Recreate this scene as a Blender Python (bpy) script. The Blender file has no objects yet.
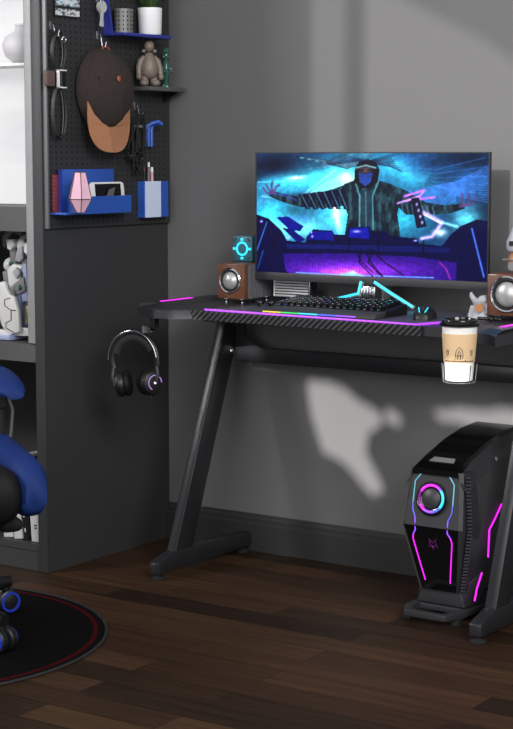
import bpy, bmesh, math, random
import numpy as np
from mathutils import Vector, Matrix
random.seed(7)
S = bpy.context.scene
COL = S.collection
PI = math.pi

# ------------------------------------------------------------------ camera, world, lights, exposure
F_PX = 1713.0
PITCH = math.atan(209.5 / F_PX)
YAW = math.radians(34.3)
cam_d = bpy.data.cameras.new('camera')
cam = bpy.data.objects.new('camera', cam_d)
COL.objects.link(cam)
cam.location = (2.909, -4.207, 1.19)
cam.rotation_euler = (PI / 2 - PITCH, 0, YAW)
cam_d.sensor_fit = 'HORIZONTAL'
cam_d.sensor_width = 36
cam_d.lens = 36 * F_PX / 513
cam_d.clip_start = .05
S.camera = cam

w = bpy.data.worlds.new('world')
S.world = w
w.use_nodes = True
w.node_tree.nodes['Background'].inputs[0].default_value = (.93, .95, 1.0, 1)
w.node_tree.nodes['Background'].inputs[1].default_value = .55

def area(name, loc, target, size, power, col=(1, 1, 1), size_y=None):
    d = bpy.data.lights.new(name, 'AREA')
    d.energy = power
    d.color = col
    d.size = size
    if size_y:
        d.shape = 'RECTANGLE'
        d.size_y = size_y
    o = bpy.data.objects.new(name, d)
    COL.objects.link(o)
    o.location = loc
    o.rotation_euler = (Vector(target) - Vector(loc)).to_track_quat('-Z', 'Y').to_euler()
    return o
area('daylight_softbox', (4.2, -3.4, 3.0), (-.3, -.2, 1.4), 2.0, 190, (1, .99, .97))
area('left_window_light', (-2.3, -3.3, 2.45), (.0, -.2, .58), .8, 80, (1, .98, .97))
area('near_fill_light', (1.3, -5.2, 1.9), (.5, 0, .7), 2.4, 85, (1, .98, .97))  # fill light added to brighten the wall below the desk
SUN_D = Vector((-.15, 1.0, -.30))
sd = bpy.data.lights.new('sun', 'SUN')
sd.energy = 7.5
sd.angle = math.radians(.42)
sd.color = (1, .95, .93)
sun = bpy.data.objects.new('sun', sd)
COL.objects.link(sun)
sun.location = (1, -8, 4)
sun.rotation_euler = SUN_D.to_track_quat('-Z', 'Y').to_euler()

S.view_settings.view_transform = 'Standard'
S.view_settings.look = 'None'
S.view_settings.gamma = 1
S.view_settings.use_curve_mapping = False
S.view_settings.exposure = 0

# ------------------------------------------------------------------ materials
def lin(v):
    v /= 255.0
    return v / 12.92 if v <= .04045 else ((v + .055) / 1.055) ** 2.4
def rgb(r, g, b):
    return (lin(r), lin(g), lin(b), 1)
def mat(name, col, rough=.5, metal=0, emit=None, es=0, trans=0, spec=.5, bump=0, bscale=200, var=0, vscale=8, coat=0, sheen=0):
    m = bpy.data.materials.new(name)
    m.use_nodes = True
    nt = m.node_tree
    b = nt.nodes['Principled BSDF']
    b.inputs['Base Color'].default_value = col
    b.inputs['Roughness'].default_value = rough
    b.inputs['Metallic'].default_value = metal
    b.inputs['Specular IOR Level'].default_value = spec
    b.inputs['Transmission Weight'].default_value = trans
    b.inputs['Coat Weight'].default_value = coat
    b.inputs['Sheen Weight'].default_value = sheen
    if emit:
        b.inputs['Emission Color'].default_value = emit
        b.inputs['Emission Strength'].default_value = es
    if bump or var:
        tc = nt.nodes.new('ShaderNodeTexCoord')
    if bump:
        n = nt.nodes.new('ShaderNodeTexNoise')
        n.inputs['Scale'].default_value = bscale
        n.inputs['Detail'].default_value = 3
        bp = nt.nodes.new('ShaderNodeBump')
        bp.inputs['Strength'].default_value = bump
        bp.inputs['Distance'].default_value = .002
        nt.links.new(tc.outputs['Object'], n.inputs['Vector'])
        nt.links.new(n.outputs['Fac'], bp.inputs['Height'])
        nt.links.new(bp.outputs['Normal'], b.inputs['Normal'])
    if var:
        n = nt.nodes.new('ShaderNodeTexNoise')
        n.inputs['Scale'].default_value = vscale
        n.inputs['Detail'].default_value = 4
        mx = nt.nodes.new('ShaderNodeMix')
        mx.data_type = 'RGBA'
        mx.inputs[6].default_value = tuple(c * (1 - var) for c in col[:3]) + (1,)
        mx.inputs[7].default_value = tuple(min(1, c * (1 + var)) for c in col[:3]) + (1,)
        nt.links.new(tc.outputs['Object'], n.inputs['Vector'])
        nt.links.new(n.outputs['Fac'], mx.inputs[0])
        nt.links.new(mx.outputs[2], b.inputs['Base Color'])
    return m

M = {}
M['nearwall'] = mat('near_wall_paint', rgb(150, 150, 150), .9)
M['wall'] = mat('grey_wall_paint', rgb(102, 102, 103), .8, spec=.3, bump=.15, bscale=350)
M['baseboard'] = mat('baseboard_paint', rgb(42, 43, 44), .55)
M['cab'] = mat('charcoal_laminate', rgb(52, 52, 54), .5, bump=.05)
M['cab_in'] = mat('dark_interior_laminate', rgb(72, 72, 74), .6)
M['cab_shelf'] = mat('shelf_laminate', rgb(80, 80, 82), .5)
M['alu'] = mat('brushed_aluminium', rgb(148, 148, 150), .5, .1, var=.12, vscale=40)
M['peg'] = mat('pegboard_steel', rgb(52, 52, 54), .5, .2)
M['hole'] = mat('pegboard_hole_shadow_gap', rgb(14, 14, 15), .9)
M['pegedge'] = mat('pegboard_edge', rgb(105, 107, 110), .4, .4)
M['blue'] = mat('blue_plastic', rgb(44, 84, 172), .4)
M['blue2'] = mat('blue_violet_plastic', rgb(46, 56, 145), .4)
M['paleblue'] = mat('pale_blue_panel', rgb(205, 215, 242), .4)
M['white'] = mat('white_plastic', rgb(225, 225, 225), .4)
M['ceramic'] = mat('white_ceramic', rgb(238, 238, 240), .3)
M['black'] = mat('black_plastic', rgb(20, 20, 22), .4)
M['blackgloss'] = mat('gloss_black', rgb(10, 10, 12), .12)
M['rubber'] = mat('black_rubber', rgb(22, 22, 22), .75)
M['steel'] = mat('steel', rgb(190, 190, 195), .25, 1)
M['cone'] = mat('satin_silver_cone', rgb(185, 185, 185), .32, .55)
M['keysilver'] = mat('nickel_key', rgb(200, 200, 200), .4, .3)
M['chrome'] = mat('chrome', rgb(225, 225, 230), .12, 1)
M['deskmetal'] = mat('powder_coated_black_steel', rgb(46, 47, 50), .30, .35, bump=.1, bscale=900)
M['led_purple'] = mat('purple_led', rgb(120, 40, 190), .4, emit=rgb(178, 70, 245), es=1.25)
M['badge_violet'] = mat('dim_violet_led', rgb(150, 120, 190), .4, emit=rgb(190, 150, 230), es=.5)
M['pc_cyan'] = mat('dim_cyan_led', rgb(60, 120, 130), .4, emit=rgb(105, 190, 205), es=.8)
M['pc_blue'] = mat('dim_blue_led', rgb(50, 60, 150), .4, emit=rgb(100, 120, 240), es=.8)
M['emblem_dim'] = mat('dim_pink_led', rgb(60, 10, 62), .4, emit=rgb(150, 40, 160), es=.5)
M['led_magenta'] = mat('magenta_led', rgb(160, 20, 170), .4, emit=rgb(235, 40, 235), es=1.3)
M['led_cyan'] = mat('cyan_led', rgb(20, 160, 190), .4, emit=rgb(70, 225, 240), es=.95)
M['led_blue'] = mat('blue_led', rgb(40, 60, 200), .4, emit=rgb(90, 110, 255), es=1.1)
M['led_violet'] = mat('violet_led', rgb(120, 60, 220), .4, emit=rgb(150, 80, 250), es=1.2)
M['led_yellow'] = mat('yellow_led', rgb(200, 180, 40), .4, emit=rgb(215, 190, 50), es=.8)
M['led_green'] = mat('green_led', rgb(40, 180, 80), .4, emit=rgb(60, 200, 90), es=.8)
M['led_white'] = mat('white_led', rgb(200, 210, 220), .4, emit=rgb(220, 230, 255), es=1.0)
M['hat'] = mat('dark_brown_felt', rgb(48, 39, 36), .95, bump=.8, bscale=160, var=.5, vscale=90)
M['brim'] = mat('tan_suede', rgb(165, 114, 82), .9, bump=.4, bscale=220, var=.12, vscale=50)
M['copper'] = mat('copper', rgb(205, 125, 90), .35, .7)
M['doll'] = mat('taupe_vinyl', rgb(118, 106, 97), .45)
M['greenglass'] = mat('dark_green_glass', rgb(90, 140, 130), .08, trans=.7)
M['leaf'] = mat('leaf_green', rgb(70, 100, 55), .55, var=.3, vscale=30)
M['soil'] = mat('potting_soil', rgb(45, 34, 28), .95, bump=.8, bscale=120)
M['strap'] = mat('black_leather_strap', rgb(24, 24, 26), .5, bump=.2)
M['pinkc'] = mat('pink_crystal', rgb(225, 180, 200), .25, coat=.3, var=.15, vscale=25)
M['walnut'] = mat('reddish_walnut', rgb(98, 62, 44), .4, spec=.3, coat=.3, var=.3, vscale=30)
M['greyfin'] = mat('grey_ribbed_housing', rgb(112, 112, 116), .4, .3)
M['cup'] = mat('white_paper', rgb(228, 228, 226), .65)
M['kraft'] = mat('kraft_paper', rgb(214, 182, 142), .8, var=.05, vscale=80)
M['ink'] = mat('dark_ink', rgb(50, 42, 38), .8)
M['rug'] = mat('black_mat_fabric', rgb(12, 12, 12), 1, spec=.05, bump=.3, bscale=500)
M['rugred'] = mat('dark_red_ring', rgb(60, 8, 14), 1, spec=.05)
M['rugedge'] = mat('mat_stitched_edge', rgb(30, 30, 30), .9)
M['bluepu'] = mat('blue_leatherette', rgb(24, 44, 98), .6, spec=.12, bump=.15, bscale=300)
M['blackpu'] = mat('black_leatherette', rgb(15, 15, 16), .6, spec=.2, bump=.15, bscale=300)
M['casterblue'] = mat('blue_caster_rim', rgb(30, 55, 170), .35)
M['pcshell'] = mat('dark_grey_shell', rgb(50, 51, 54), .4, .2)
M['pcside'] = mat('grey_textured_side', rgb(52, 53, 55), .6, bump=.5, bscale=500)
M['pcsilver'] = mat('silver_trim', rgb(120, 122, 120), .35, .6)
M['pcgrad'] = mat('smoked_metal', rgb(85, 85, 88), .3, .7)
M['mech'] = mat('white_model_plastic', rgb(215, 215, 213), .45, var=.08, vscale=30)
M['mechblue'] = mat('lavender_blue_plastic', rgb(160, 170, 205), .45)
M['mechyel'] = mat('yellow_plastic', rgb(215, 200, 120), .5)
M['mechgreen'] = mat('teal_green_lens', rgb(40, 100, 85), .3)
M['mechgrey'] = mat('mid_grey_plastic', rgb(120, 120, 122), .5)
M['stone'] = mat('pale_grey_resin', rgb(165, 168, 174), .5, var=.1, vscale=60)
M['orange'] = mat('orange_brown_shell', rgb(170, 115, 70), .45)
M['photo_glass'] = mat('phone_glass', rgb(16, 18, 22), .08)
M['khaki'] = mat('grey_brown_card', rgb(100, 92, 85), .6)
M['grill'] = mat('grey_perforated_metal', rgb(120, 122, 120), .5, .3)
M['clearplate'] = mat('smoky_acrylic', rgb(70, 82, 86), .2, trans=.3)
M['paper'] = mat('book_cover_white', rgb(205, 205, 205), .6)
M['page'] = mat('page_edge', rgb(190, 190, 186), .9)
M['red'] = mat('dull_red_cover', rgb(120, 45, 50), .6)
M['pencil'] = mat('pink_pencil_lacquer', rgb(215, 165, 175), .4)
M['padcol'] = mat('desk_mat_surface', rgb(78, 78, 92), .38, bump=.1, bscale=900)

def nodes_of(name):
    m = bpy.data.materials.new(name)
    m.use_nodes = True
    return m, m.node_tree, m.node_tree.nodes['Principled BSDF']

# wood plank floor
def floor_material():
    m, nt, b = nodes_of('dark_wood_planks')
    N, L = nt.nodes.new, nt.links.new
    tc = N('ShaderNodeTexCoord')
    br = N('ShaderNodeTexBrick')
    br.offset = .37
    br.offset_frequency = 2
    br.inputs['Scale'].default_value = 1
    br.inputs['Brick Width'].default_value = .78
    br.inputs['Row Height'].default_value = .098
    br.inputs['Mortar Size'].default_value = .0012
    br.inputs['Mortar Smooth'].default_value = .2
    br.inputs['Bias'].default_value = 0
    br.inputs['Color1'].default_value = (0, 0, 0, 1)
    br.inputs['Color2'].default_value = (1, 1, 1, 1)
    br.inputs['Mortar'].default_value = (.1, .1, .1, 1)
    L(tc.outputs['Object'], br.inputs['Vector'])
    ramp = N('ShaderNodeValToRGB')
    e = ramp.color_ramp.elements
    e[0].position = 0
    e[0].color = rgb(38, 26, 17)
    e[1].position = 1
    e[1].color = rgb(72, 51, 35)
    k = e.new(.55)
    k.color = rgb(55, 38, 25)
    L(br.outputs['Color'], ramp.inputs[0])
    mp = N('ShaderNodeMapping')
    mp.inputs['Scale'].default_value = (1.6, 42, 1)
    L(tc.outputs['Object'], mp.inputs[0])
    # shift the grain per plank
    ad = N('ShaderNodeVectorMath')
    ad.operation = 'MULTIPLY_ADD'
    L(br.outputs['Color'], ad.inputs[0])
    ad.inputs[1].default_value = (7, 13, 3)
    L(mp.outputs[0], ad.inputs[2])
    no = N('ShaderNodeTexNoise')
    no.inputs['Scale'].default_value = 2.2
    no.inputs['Detail'].default_value = 7
    no.inputs['Roughness'].default_value = .65
    no.inputs['Distortion'].default_value = .6
    L(ad.outputs[0], no.inputs['Vector'])
    gr = N('ShaderNodeValToRGB')
    gr.color_ramp.elements[0].position = .3
    gr.color_ramp.elements[0].color = (.5, .48, .46, 1)
    gr.color_ramp.elements[1].position = .7
    gr.color_ramp.elements[1].color = (1.25, 1.22, 1.2, 1)
    L(no.outputs['Fac'], gr.inputs[0])
    mx = N('ShaderNodeMix')
    mx.data_type = 'RGBA'
    mx.blend_type = 'MULTIPLY'
    mx.inputs[0].default_value = 1
    L(ramp.outputs[0], mx.inputs[6])
    L(gr.outputs[0], mx.inputs[7])
    m2 = N('ShaderNodeMix')
    m2.data_type = 'RGBA'
    L(br.outputs['Fac'], m2.inputs[0])
    L(mx.outputs[2], m2.inputs[6])
    m2.inputs[7].default_value = rgb(14, 9, 7)
    L(m2.outputs[2], b.inputs['Base Color'])
    b.inputs['Roughness'].default_value = .48
    b.inputs['Specular IOR Level'].default_value = .22
    bp = N('ShaderNodeBump')
    bp.inputs['Strength'].default_value = .25
    bp.inputs['Distance'].default_value = .002
    L(no.outputs['Fac'], bp.inputs['Height'])
    L(bp.outputs[0], b.inputs['Normal'])
    return m
M['floor'] = floor_material()

# twill carbon fibre
def carbon_material():
    m, nt, b = nodes_of('carbon_fibre_twill')
    N, L = nt.nodes.new, nt.links.new
    tc = N('ShaderNodeTexCoord')
    wv = N('ShaderNodeTexWave')
    wv.wave_type = 'BANDS'
    wv.bands_direction = 'DIAGONAL'
    wv.inputs['Scale'].default_value = 36
    wv.inputs['Distortion'].default_value = .4
    mpp = N('ShaderNodeMapping')
    mpp.inputs['Scale'].default_value = (1, 1, -1)
    L(tc.outputs['Object'], mpp.inputs[0])
    L(mpp.outputs[0], wv.inputs['Vector'])
    r = N('ShaderNodeValToRGB')
    r.color_ramp.elements[0].position = .42
    r.color_ramp.elements[0].color = rgb(22, 22, 24)
    r.color_ramp.elements[1].position = .58
    r.color_ramp.elements[1].color = rgb(66, 66, 68)
    L(wv.outputs['Fac'], r.inputs[0])
    L(r.outputs[0], b.inputs['Base Color'])
    b.inputs['Roughness'].default_value = .38
    return m
M['carbon'] = carbon_material()
M['desktop'] = mat('desktop_black_texture', rgb(42, 42, 46), .36, bump=.25, bscale=600)
M['wing'] = mat('gloss_black_wing', rgb(34, 34, 37), .3)

def sun_filter(name, v):
    m = bpy.data.materials.new(name)
    m.use_nodes = True
    nt = m.node_tree
    for n in list(nt.nodes):
        nt.nodes.remove(n)
    o = nt.nodes.new('ShaderNodeOutputMaterial')
    t = nt.nodes.new('ShaderNodeBsdfTransparent')
    t.inputs[0].default_value = (v, v, v, 1)
    nt.links.new(t.outputs[0], o.inputs[0])
    return m
M['sun_filter'] = sun_filter('sun_filter_mid', .5)  # see-through tint, added to dim the upper sun patches

def attr_emit(name, strength, base=.02):
    m, nt, b = nodes_of(name)
    a = nt.nodes.new('ShaderNodeAttribute')
    a.attribute_name = 'art'
    nt.links.new(a.outputs['Color'], b.inputs['Emission Color'])
    b.inputs['Emission Strength'].default_value = strength
    b.inputs['Base Color'].default_value = (.004, .004, .004, 1)
    b.inputs['Specular IOR Level'].default_value = .12
    b.inputs['Roughness'].default_value = .3
    return m
def attr_base(name):
    m, nt, b = nodes_of(name)
    a = nt.nodes.new('ShaderNodeAttribute')
    a.attribute_name = 'art'
    nt.links.new(a.outputs['Color'], b.inputs['Base Color'])
    b.inputs['Roughness'].default_value = .4
    return m

# ------------------------------------------------------------------ mesh helpers
def BM():
    return bmesh.new()
def box(bm, x0, x1, y0, y1, z0, z1, mi=0):
    v = [bm.verts.new(p) for p in ((x0, y0, z0), (x1, y0, z0), (x1, y1, z0), (x0, y1, z0), (x0, y0, z1), (x1, y0, z1), (x1, y1, z1), (x0, y1, z1))]
    for f in ((0, 3, 2, 1), (4, 5, 6, 7), (0, 1, 5, 4), (1, 2, 6, 5), (2, 3, 7, 6), (3, 0, 4, 7)):
        fc = bm.faces.new([v[i] for i in f])
        fc.material_index = mi
    return v
def obox(bm, c, size, mtx=None, taper=1.0, mi=0):
    """box of given size about c, rotated by a 3x3, top face scaled by taper"""
    hx, hy, hz = (s / 2 for s in size)
    v = box(bm, -hx, hx, -hy, hy, -hz, hz, mi)
    for i, q in enumerate(v):
        if i > 3:
            q.co.x *= taper
            q.co.y *= taper
        if mtx is not None:
            q.co = mtx @ q.co
        q.co += Vector(c)
    return v
def frame_to(d):
    return Vector(d).normalized().to_track_quat('Z', 'Y').to_matrix()
def loft(bm, rings, cap=True, closed=False, mi=0):
    vs = [[bm.verts.new(p) for p in r] for r in rings]
    n = len(rings[0])
    fs = []
    for a, b in zip(vs, vs[1:] + ([vs[0]] if closed else [])):
        for i in range(n):
            fs.append(bm.faces.new((a[i], a[(i + 1) % n], b[(i + 1) % n], b[i])))
    if cap and not closed:
        fs.append(bm.faces.new(list(reversed(vs[0]))))
        fs.append(bm.faces.new(vs[-1]))
    for f in fs:
        f.material_index = mi
    return vs
def tube(bm, pts, r, seg=8, closed=False, mi=0, flat=1.0):
    pts = [Vector(p) for p in pts]
    rings = []
    n = len(pts)
    ref = None
    for i, p in enumerate(pts):
        if closed:
            d = (pts[(i + 1) % n] - pts[i - 1])
        else:
            d = pts[min(i + 1, n - 1)] - pts[max(i - 1, 0)]
        d.normalize()
        if ref is None:
            ref = Vector((0, 0, 1)) if abs(d.z) < .9 else Vector((1, 0, 0))
        u = d.cross(ref).normalized()
        ref2 = u.cross(d).normalized()
        ref = ref2
        rr = r[i] if isinstance(r, (list, tuple)) else r
        rings.append([p + u * rr * math.cos(2 * PI * k / seg) + ref2 * rr * flat * math.sin(2 * PI * k / seg) for k in range(seg)])
    loft(bm, rings, closed=closed, mi=mi)
def lathe(bm, prof, c=(0, 0, 0), axis=(0, 0, 1), seg=32, mi=0):
    """profile of (radius, height) turned about an axis"""
    m = frame_to(axis)
    c = Vector(c)
    rings = []
    for r, h in prof:
        rings.append([c + m @ Vector((max(r, 1e-5) * math.cos(2 * PI * k / seg), max(r, 1e-5) * math.sin(2 * PI * k / seg), h)) for k in range(seg)])
    loft(bm, rings, mi=mi)
def prism(bm, poly, ax, a, b, mi=0):
    """2-D polygon extruded along axis ax from a to b; poly in the two other axes in order"""
    def P(q, v):
        if ax == 0: return (v, q[0], q[1])
        if ax == 1: return (q[0], v, q[1])
        return (q[0], q[1], v)
    loft(bm, [[P(q, a) for q in poly], [P(q, b) for q in poly]], mi=mi)
def ball(bm, c, r, seg=20, rings=12, mtx=None, mi=0):
    rx, ry, rz = r if isinstance(r, (tuple, list)) else (r, r, r)
    R = []
    for i in range(rings + 1):
        t = PI * i / rings
        rr, h = max(math.sin(t), 1e-4), -math.cos(t)
        ring = []
        for k in range(seg):
            q = Vector((rx * rr * math.cos(2 * PI * k / seg), ry * rr * math.sin(2 * PI * k / seg), rz * h))
            if mtx is not None:
                q = mtx @ q
            ring.append(Vector(c) + q)
        R.append(ring)
    loft(bm, R, mi=mi)
def rect_round(cx, cy, w, h, r, n=5):
    P = []
    for sx, sy, a0 in ((1, 1, 0), (-1, 1, PI / 2), (-1, -1, PI), (1, -1, 3 * PI / 2)):
        for k in range(n + 1):
            a = a0 + PI / 2 * k / n
            P.append((cx + sx * (w / 2 - r) + r * math.cos(a), cy + sy * (h / 2 - r) + r * math.sin(a)))
    return P

def worldloc(o):
    v = Vector((0, 0, 0))
    while o is not None:
        v = v + o.location
        o = o.parent
    return v
def obj(name, bm, mats, parent=None, local=False, bevel=0, seg=2, smooth=True, angle=35, sub=0):
    """link a bmesh as one mesh object; coordinates are world unless local"""
    bmesh.ops.recalc_face_normals(bm, faces=bm.faces[:])
    if parent is not None and not local:
        bmesh.ops.translate(bm, verts=bm.verts[:], vec=-worldloc(parent))
    me = bpy.data.meshes.new(name)
    bm.to_mesh(me)
    bm.free()
    if not isinstance(mats, (list, tuple)):
        mats = [mats]
    for m in mats:
        me.materials.append(M[m] if isinstance(m, str) else m)
    o = bpy.data.objects.new(name, me)
    COL.objects.link(o)
    o.parent = parent
    if bevel:
        b = o.modifiers.new('bevel', 'BEVEL')
        b.width = bevel
        b.segments = seg
        b.limit_method = 'ANGLE'
        b.angle_limit = math.radians(30)
    if sub:
        b = o.modifiers.new('subdivision', 'SUBSURF')
        b.levels = b.render_levels = sub
    if smooth:
        me.polygons.foreach_set('use_smooth', [True] * len(me.polygons))
        e = o.modifiers.new('edge_split', 'EDGE_SPLIT')
        e.split_angle = math.radians(angle)
    return o
def tag(o, label, cat, group=None, kind=None):
    o['label'] = label
    if cat: o['category'] = cat
    if group: o['group'] = group
    if kind: o['kind'] = kind
    return o
def thing(name, loc, label, cat, group=None, rz=0):
    o = bpy.data.objects.new(name, None)
    COL.objects.link(o)
    o.location = loc
    o.rotation_euler = (0, 0, rz)
    o.empty_display_size = .05
    return tag(o, label, cat, group)
def struct(name, bm, m, label, parent=None, **k):
    o = obj(name, bm, m, parent, **k)
    if parent is None:
        o['kind'] = 'structure'
        o['label'] = label
    return o
def dup(root, loc, label, group=None):
    r = root.copy()
    COL.objects.link(r)
    r.location = loc
    r['label'] = label
    if group: r['group'] = group
    for ch in list(root.children):
        c = ch.copy()
        COL.objects.link(c)
        c.parent = r
        for g in ch.children:
            d = g.copy()
            COL.objects.link(d)
            d.parent = c
    return r
def copy_part(o):
    c = o.copy()
    COL.objects.link(c)
    return c

# ------------------------------------------------------------------ the room
b = BM(); box(b, -3.5, 4.5, -6, .12, -.1, 0)
struct('floor', b, 'floor', 'dark brown wooden plank floor', smooth=False)
b = BM(); box(b, -3.5, 4.5, 0, .12, 0, 2.9)
struct('wall_back', b, 'wall', 'plain dark grey painted wall behind the desk', smooth=False)
b = BM()
prism(b, [(0, 0), (-.016, 0), (-.016, .082), (-.010, .088), (-.010, .098), (-.005, .104), (-.004, .112), (0, .112)], 0, -.288, 4.5)
struct('baseboard_back', b, 'baseboard', 'dark grey moulded baseboard along the back wall', smooth=False)

# near wall of the room, behind the camera: its openings and cut sheets are added to shape the sun patches
YW = -6.0
def back(x, z):   # a point of the back wall traced up the sun to the near wall
    t = -YW
    return (x - SUN_D.x * t, z - SUN_D.z * t)
def in_poly(P_, x, z):
    r = False
    k = len(P_) - 1
    for i in range(len(P_)):
        (xi, zi), (xj, zj) = P_[i], P_[k]
        if (zi > z) != (zj > z) and x < (xj - xi) * (z - zi) / (zj - zi) + xi:
            r = not r
        k = i
    return r
def cut_mask(name, rect, gaps, m, y, label, step=.01):
    """unseen sheet blocking the sun over an opening, with gaps that shape its patches (all given where their light lands)"""
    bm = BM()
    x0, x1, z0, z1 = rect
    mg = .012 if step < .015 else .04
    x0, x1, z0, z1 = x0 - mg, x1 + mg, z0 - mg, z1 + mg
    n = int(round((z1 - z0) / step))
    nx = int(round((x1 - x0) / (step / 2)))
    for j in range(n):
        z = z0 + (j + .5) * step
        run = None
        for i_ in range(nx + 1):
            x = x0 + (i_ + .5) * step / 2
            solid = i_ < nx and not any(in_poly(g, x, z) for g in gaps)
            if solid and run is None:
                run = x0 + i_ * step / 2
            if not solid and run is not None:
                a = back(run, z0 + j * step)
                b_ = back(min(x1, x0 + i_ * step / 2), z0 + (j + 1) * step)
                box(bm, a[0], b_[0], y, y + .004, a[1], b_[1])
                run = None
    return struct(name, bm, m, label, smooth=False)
SUN_OPENINGS = [(-.06, .62, .14, .66), (.62, 1.35, .40, .52), (.20, 1.40, .95, 2.3)]
def near_wall():
    X = sorted({-3.5, 4.5} | {back(h[k], 0)[0] for h in SUN_OPENINGS for k in (0, 1)})
    Z = sorted({0, 5.2} | {back(0, h[k])[1] for h in SUN_OPENINGS for k in (2, 3)})
    bm = BM()
    for i in range(len(X) - 1):
        for j in range(len(Z) - 1):
            cx, cz = (X[i] + X[i + 1]) / 2, (Z[j] + Z[j + 1]) / 2
            if any(back(h[0], 0)[0] < cx < back(h[1], 0)[0] and back(0, h[2])[1] < cz < back(0, h[3])[1] for h in SUN_OPENINGS):
                continue
            box(bm, X[i], X[i + 1], YW - .02, YW, Z[j], Z[j + 1])
    struct('wall_front', bm, 'nearwall', 'unseen near wall with openings placed for the sun patches', smooth=False)
near_wall()
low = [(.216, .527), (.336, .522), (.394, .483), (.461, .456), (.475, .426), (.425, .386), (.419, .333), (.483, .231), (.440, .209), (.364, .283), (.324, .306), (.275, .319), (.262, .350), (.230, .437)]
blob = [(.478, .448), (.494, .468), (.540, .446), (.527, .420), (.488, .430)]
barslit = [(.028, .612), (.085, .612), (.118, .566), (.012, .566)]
cut_mask('sun_mask_1', SUN_OPENINGS[0], [low, blob, barslit], 'wall', YW + .01, 'unseen sun mask with gaps cut for the low patches')
cut_mask('sun_mask_2', SUN_OPENINGS[1], [[(.640, .475), (.76, .492), (1.25, .500), (1.25, .440), (.76, .440), (.66, .452)]], 'wall', YW + .01, 'unseen sun mask with a gap cut for the right patch')
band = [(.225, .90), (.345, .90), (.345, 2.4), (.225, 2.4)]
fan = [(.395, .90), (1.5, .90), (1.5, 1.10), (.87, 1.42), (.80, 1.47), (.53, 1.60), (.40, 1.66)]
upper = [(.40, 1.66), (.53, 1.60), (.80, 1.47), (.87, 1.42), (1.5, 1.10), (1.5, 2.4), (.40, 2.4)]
cut_mask('sun_mask_3', SUN_OPENINGS[2], [band, fan, upper], 'wall', YW + .01, 'unseen sun mask with gaps cut for the upper patches', .02)
cut_mask('sun_mask_4', SUN_OPENINGS[2], [fan, upper], M['sun_filter'], YW + .03, 'unseen see-through sheet dimming the sun band', .02)
cut_mask('sun_mask_5', SUN_OPENINGS[2], [band, fan], sun_filter('sun_filter_dense', .3), YW + .05, 'unseen see-through sheet dimming the sun above the fan', .02)
cut_mask('sun_mask_6', SUN_OPENINGS[2], [band, upper], sun_filter('sun_filter_light', .58), YW + .07, 'unseen see-through sheet dimming the sun fan', .02)

# ------------------------------------------------------------------ cabinet
CX, CY = -.29, -.575
cab = thing('cabinet', (-.8, -.28, 0), 'tall charcoal cabinet with open display shelves at the left edge', 'cabinet')
def part(name, m, parent, *boxes, **k):
    bm = BM()
    for q in boxes:
        box(bm, *q)
    return obj(name, bm, m, parent, **k)
part('side_panel', 'cab', cab, (CX - .03, CX, CY + .002, -.002, 0, 2.3), smooth=False)
part('side_panel', 'cab', cab, (-1.30, -1.27, CY + .002, -.002, 0, 2.3), smooth=False)
part('back_panel', 'cab_in', cab, (-1.27, CX - .03, -.02, -.002, 0, 2.3), smooth=False)
part('top_panel', 'cab', cab, (-1.27, CX - .03, CY, -.02, 2.27, 2.3), smooth=False)
part('plinth', 'cab', cab, (-1.27, CX - .03, CY + .004, CY + .03, 0, .055), smooth=False)
part('shelf', 'cab', cab, (-1.27, CX - .03, CY + .002, -.02, .057, .078), smooth=False)
part('shelf', 'cab_shelf', cab, (-1.27, CX - .03, CY + .002, -.02, .605, .655), smooth=False)
part('shelf', 'cab_shelf', cab, (-1.27, CX - .03, CY + .002, -.02, .975, 1.045), smooth=False)
part('front_edge_trim', 'cab', cab, (CX - .034, CX + .001, CY - .004, CY + .002, 0, 2.3), bevel=.002)
part('front_edge_trim', 'alu', cab, (CX - .060, CX - .034, CY - .004, CY + .012, .66, 2.3), bevel=.001)
part('white_ledge', 'white', cab, (-1.265, CX - .033, -.545, -.425, 1.440, 1.4475), smooth=False)
# upper compartment: panel glows in place of cabinet lighting, soft tones put into the glow
m, nt, pb = nodes_of('glowing_white_panel')
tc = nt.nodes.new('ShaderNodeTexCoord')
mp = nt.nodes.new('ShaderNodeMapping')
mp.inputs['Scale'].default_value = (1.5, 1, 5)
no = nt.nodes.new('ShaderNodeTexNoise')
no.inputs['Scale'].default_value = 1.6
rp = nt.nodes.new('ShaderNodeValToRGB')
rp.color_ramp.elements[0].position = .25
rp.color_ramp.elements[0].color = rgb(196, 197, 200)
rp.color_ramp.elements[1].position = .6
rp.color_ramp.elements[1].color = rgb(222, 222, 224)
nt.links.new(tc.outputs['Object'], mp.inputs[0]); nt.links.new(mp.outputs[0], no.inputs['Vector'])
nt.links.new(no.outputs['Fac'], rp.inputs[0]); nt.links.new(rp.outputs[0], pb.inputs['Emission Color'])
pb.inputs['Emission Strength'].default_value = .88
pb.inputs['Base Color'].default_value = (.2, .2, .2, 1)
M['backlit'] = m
part('glow_panel', 'backlit', cab, (-1.265, CX - .033, -.42, -.40, 1.047, 2.2), smooth=False)

# grey rounded form added in place of a blurred grey reflection
v = thing('grey_blur_form', (-.43, -.485, 1.448), 'rounded soft grey form, added for a blurred reflection, on the white ledge high in the bright compartment', 'blur_form')
M['blur_form'] = mat('matt_grey_blur', rgb(200, 198, 202), .6)
b = BM(); lathe(b, [(0, 0), (.03, 0), (.055, .02), (.065, .05), (.055, .075), (.03, .09), (.025, .105), (0, .105)], (-.43, -.485, 1.4485), seg=36)
obj('body', b, 'blur_form', v, angle=60)
b = BM(); lathe(b, [(.0, 0), (.028, 0), (.031, .004), (.028, .008), (0, .008)], (-.43, -.485, 1.5535), seg=24)
obj('rim', b, 'ceramic', v)

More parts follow.
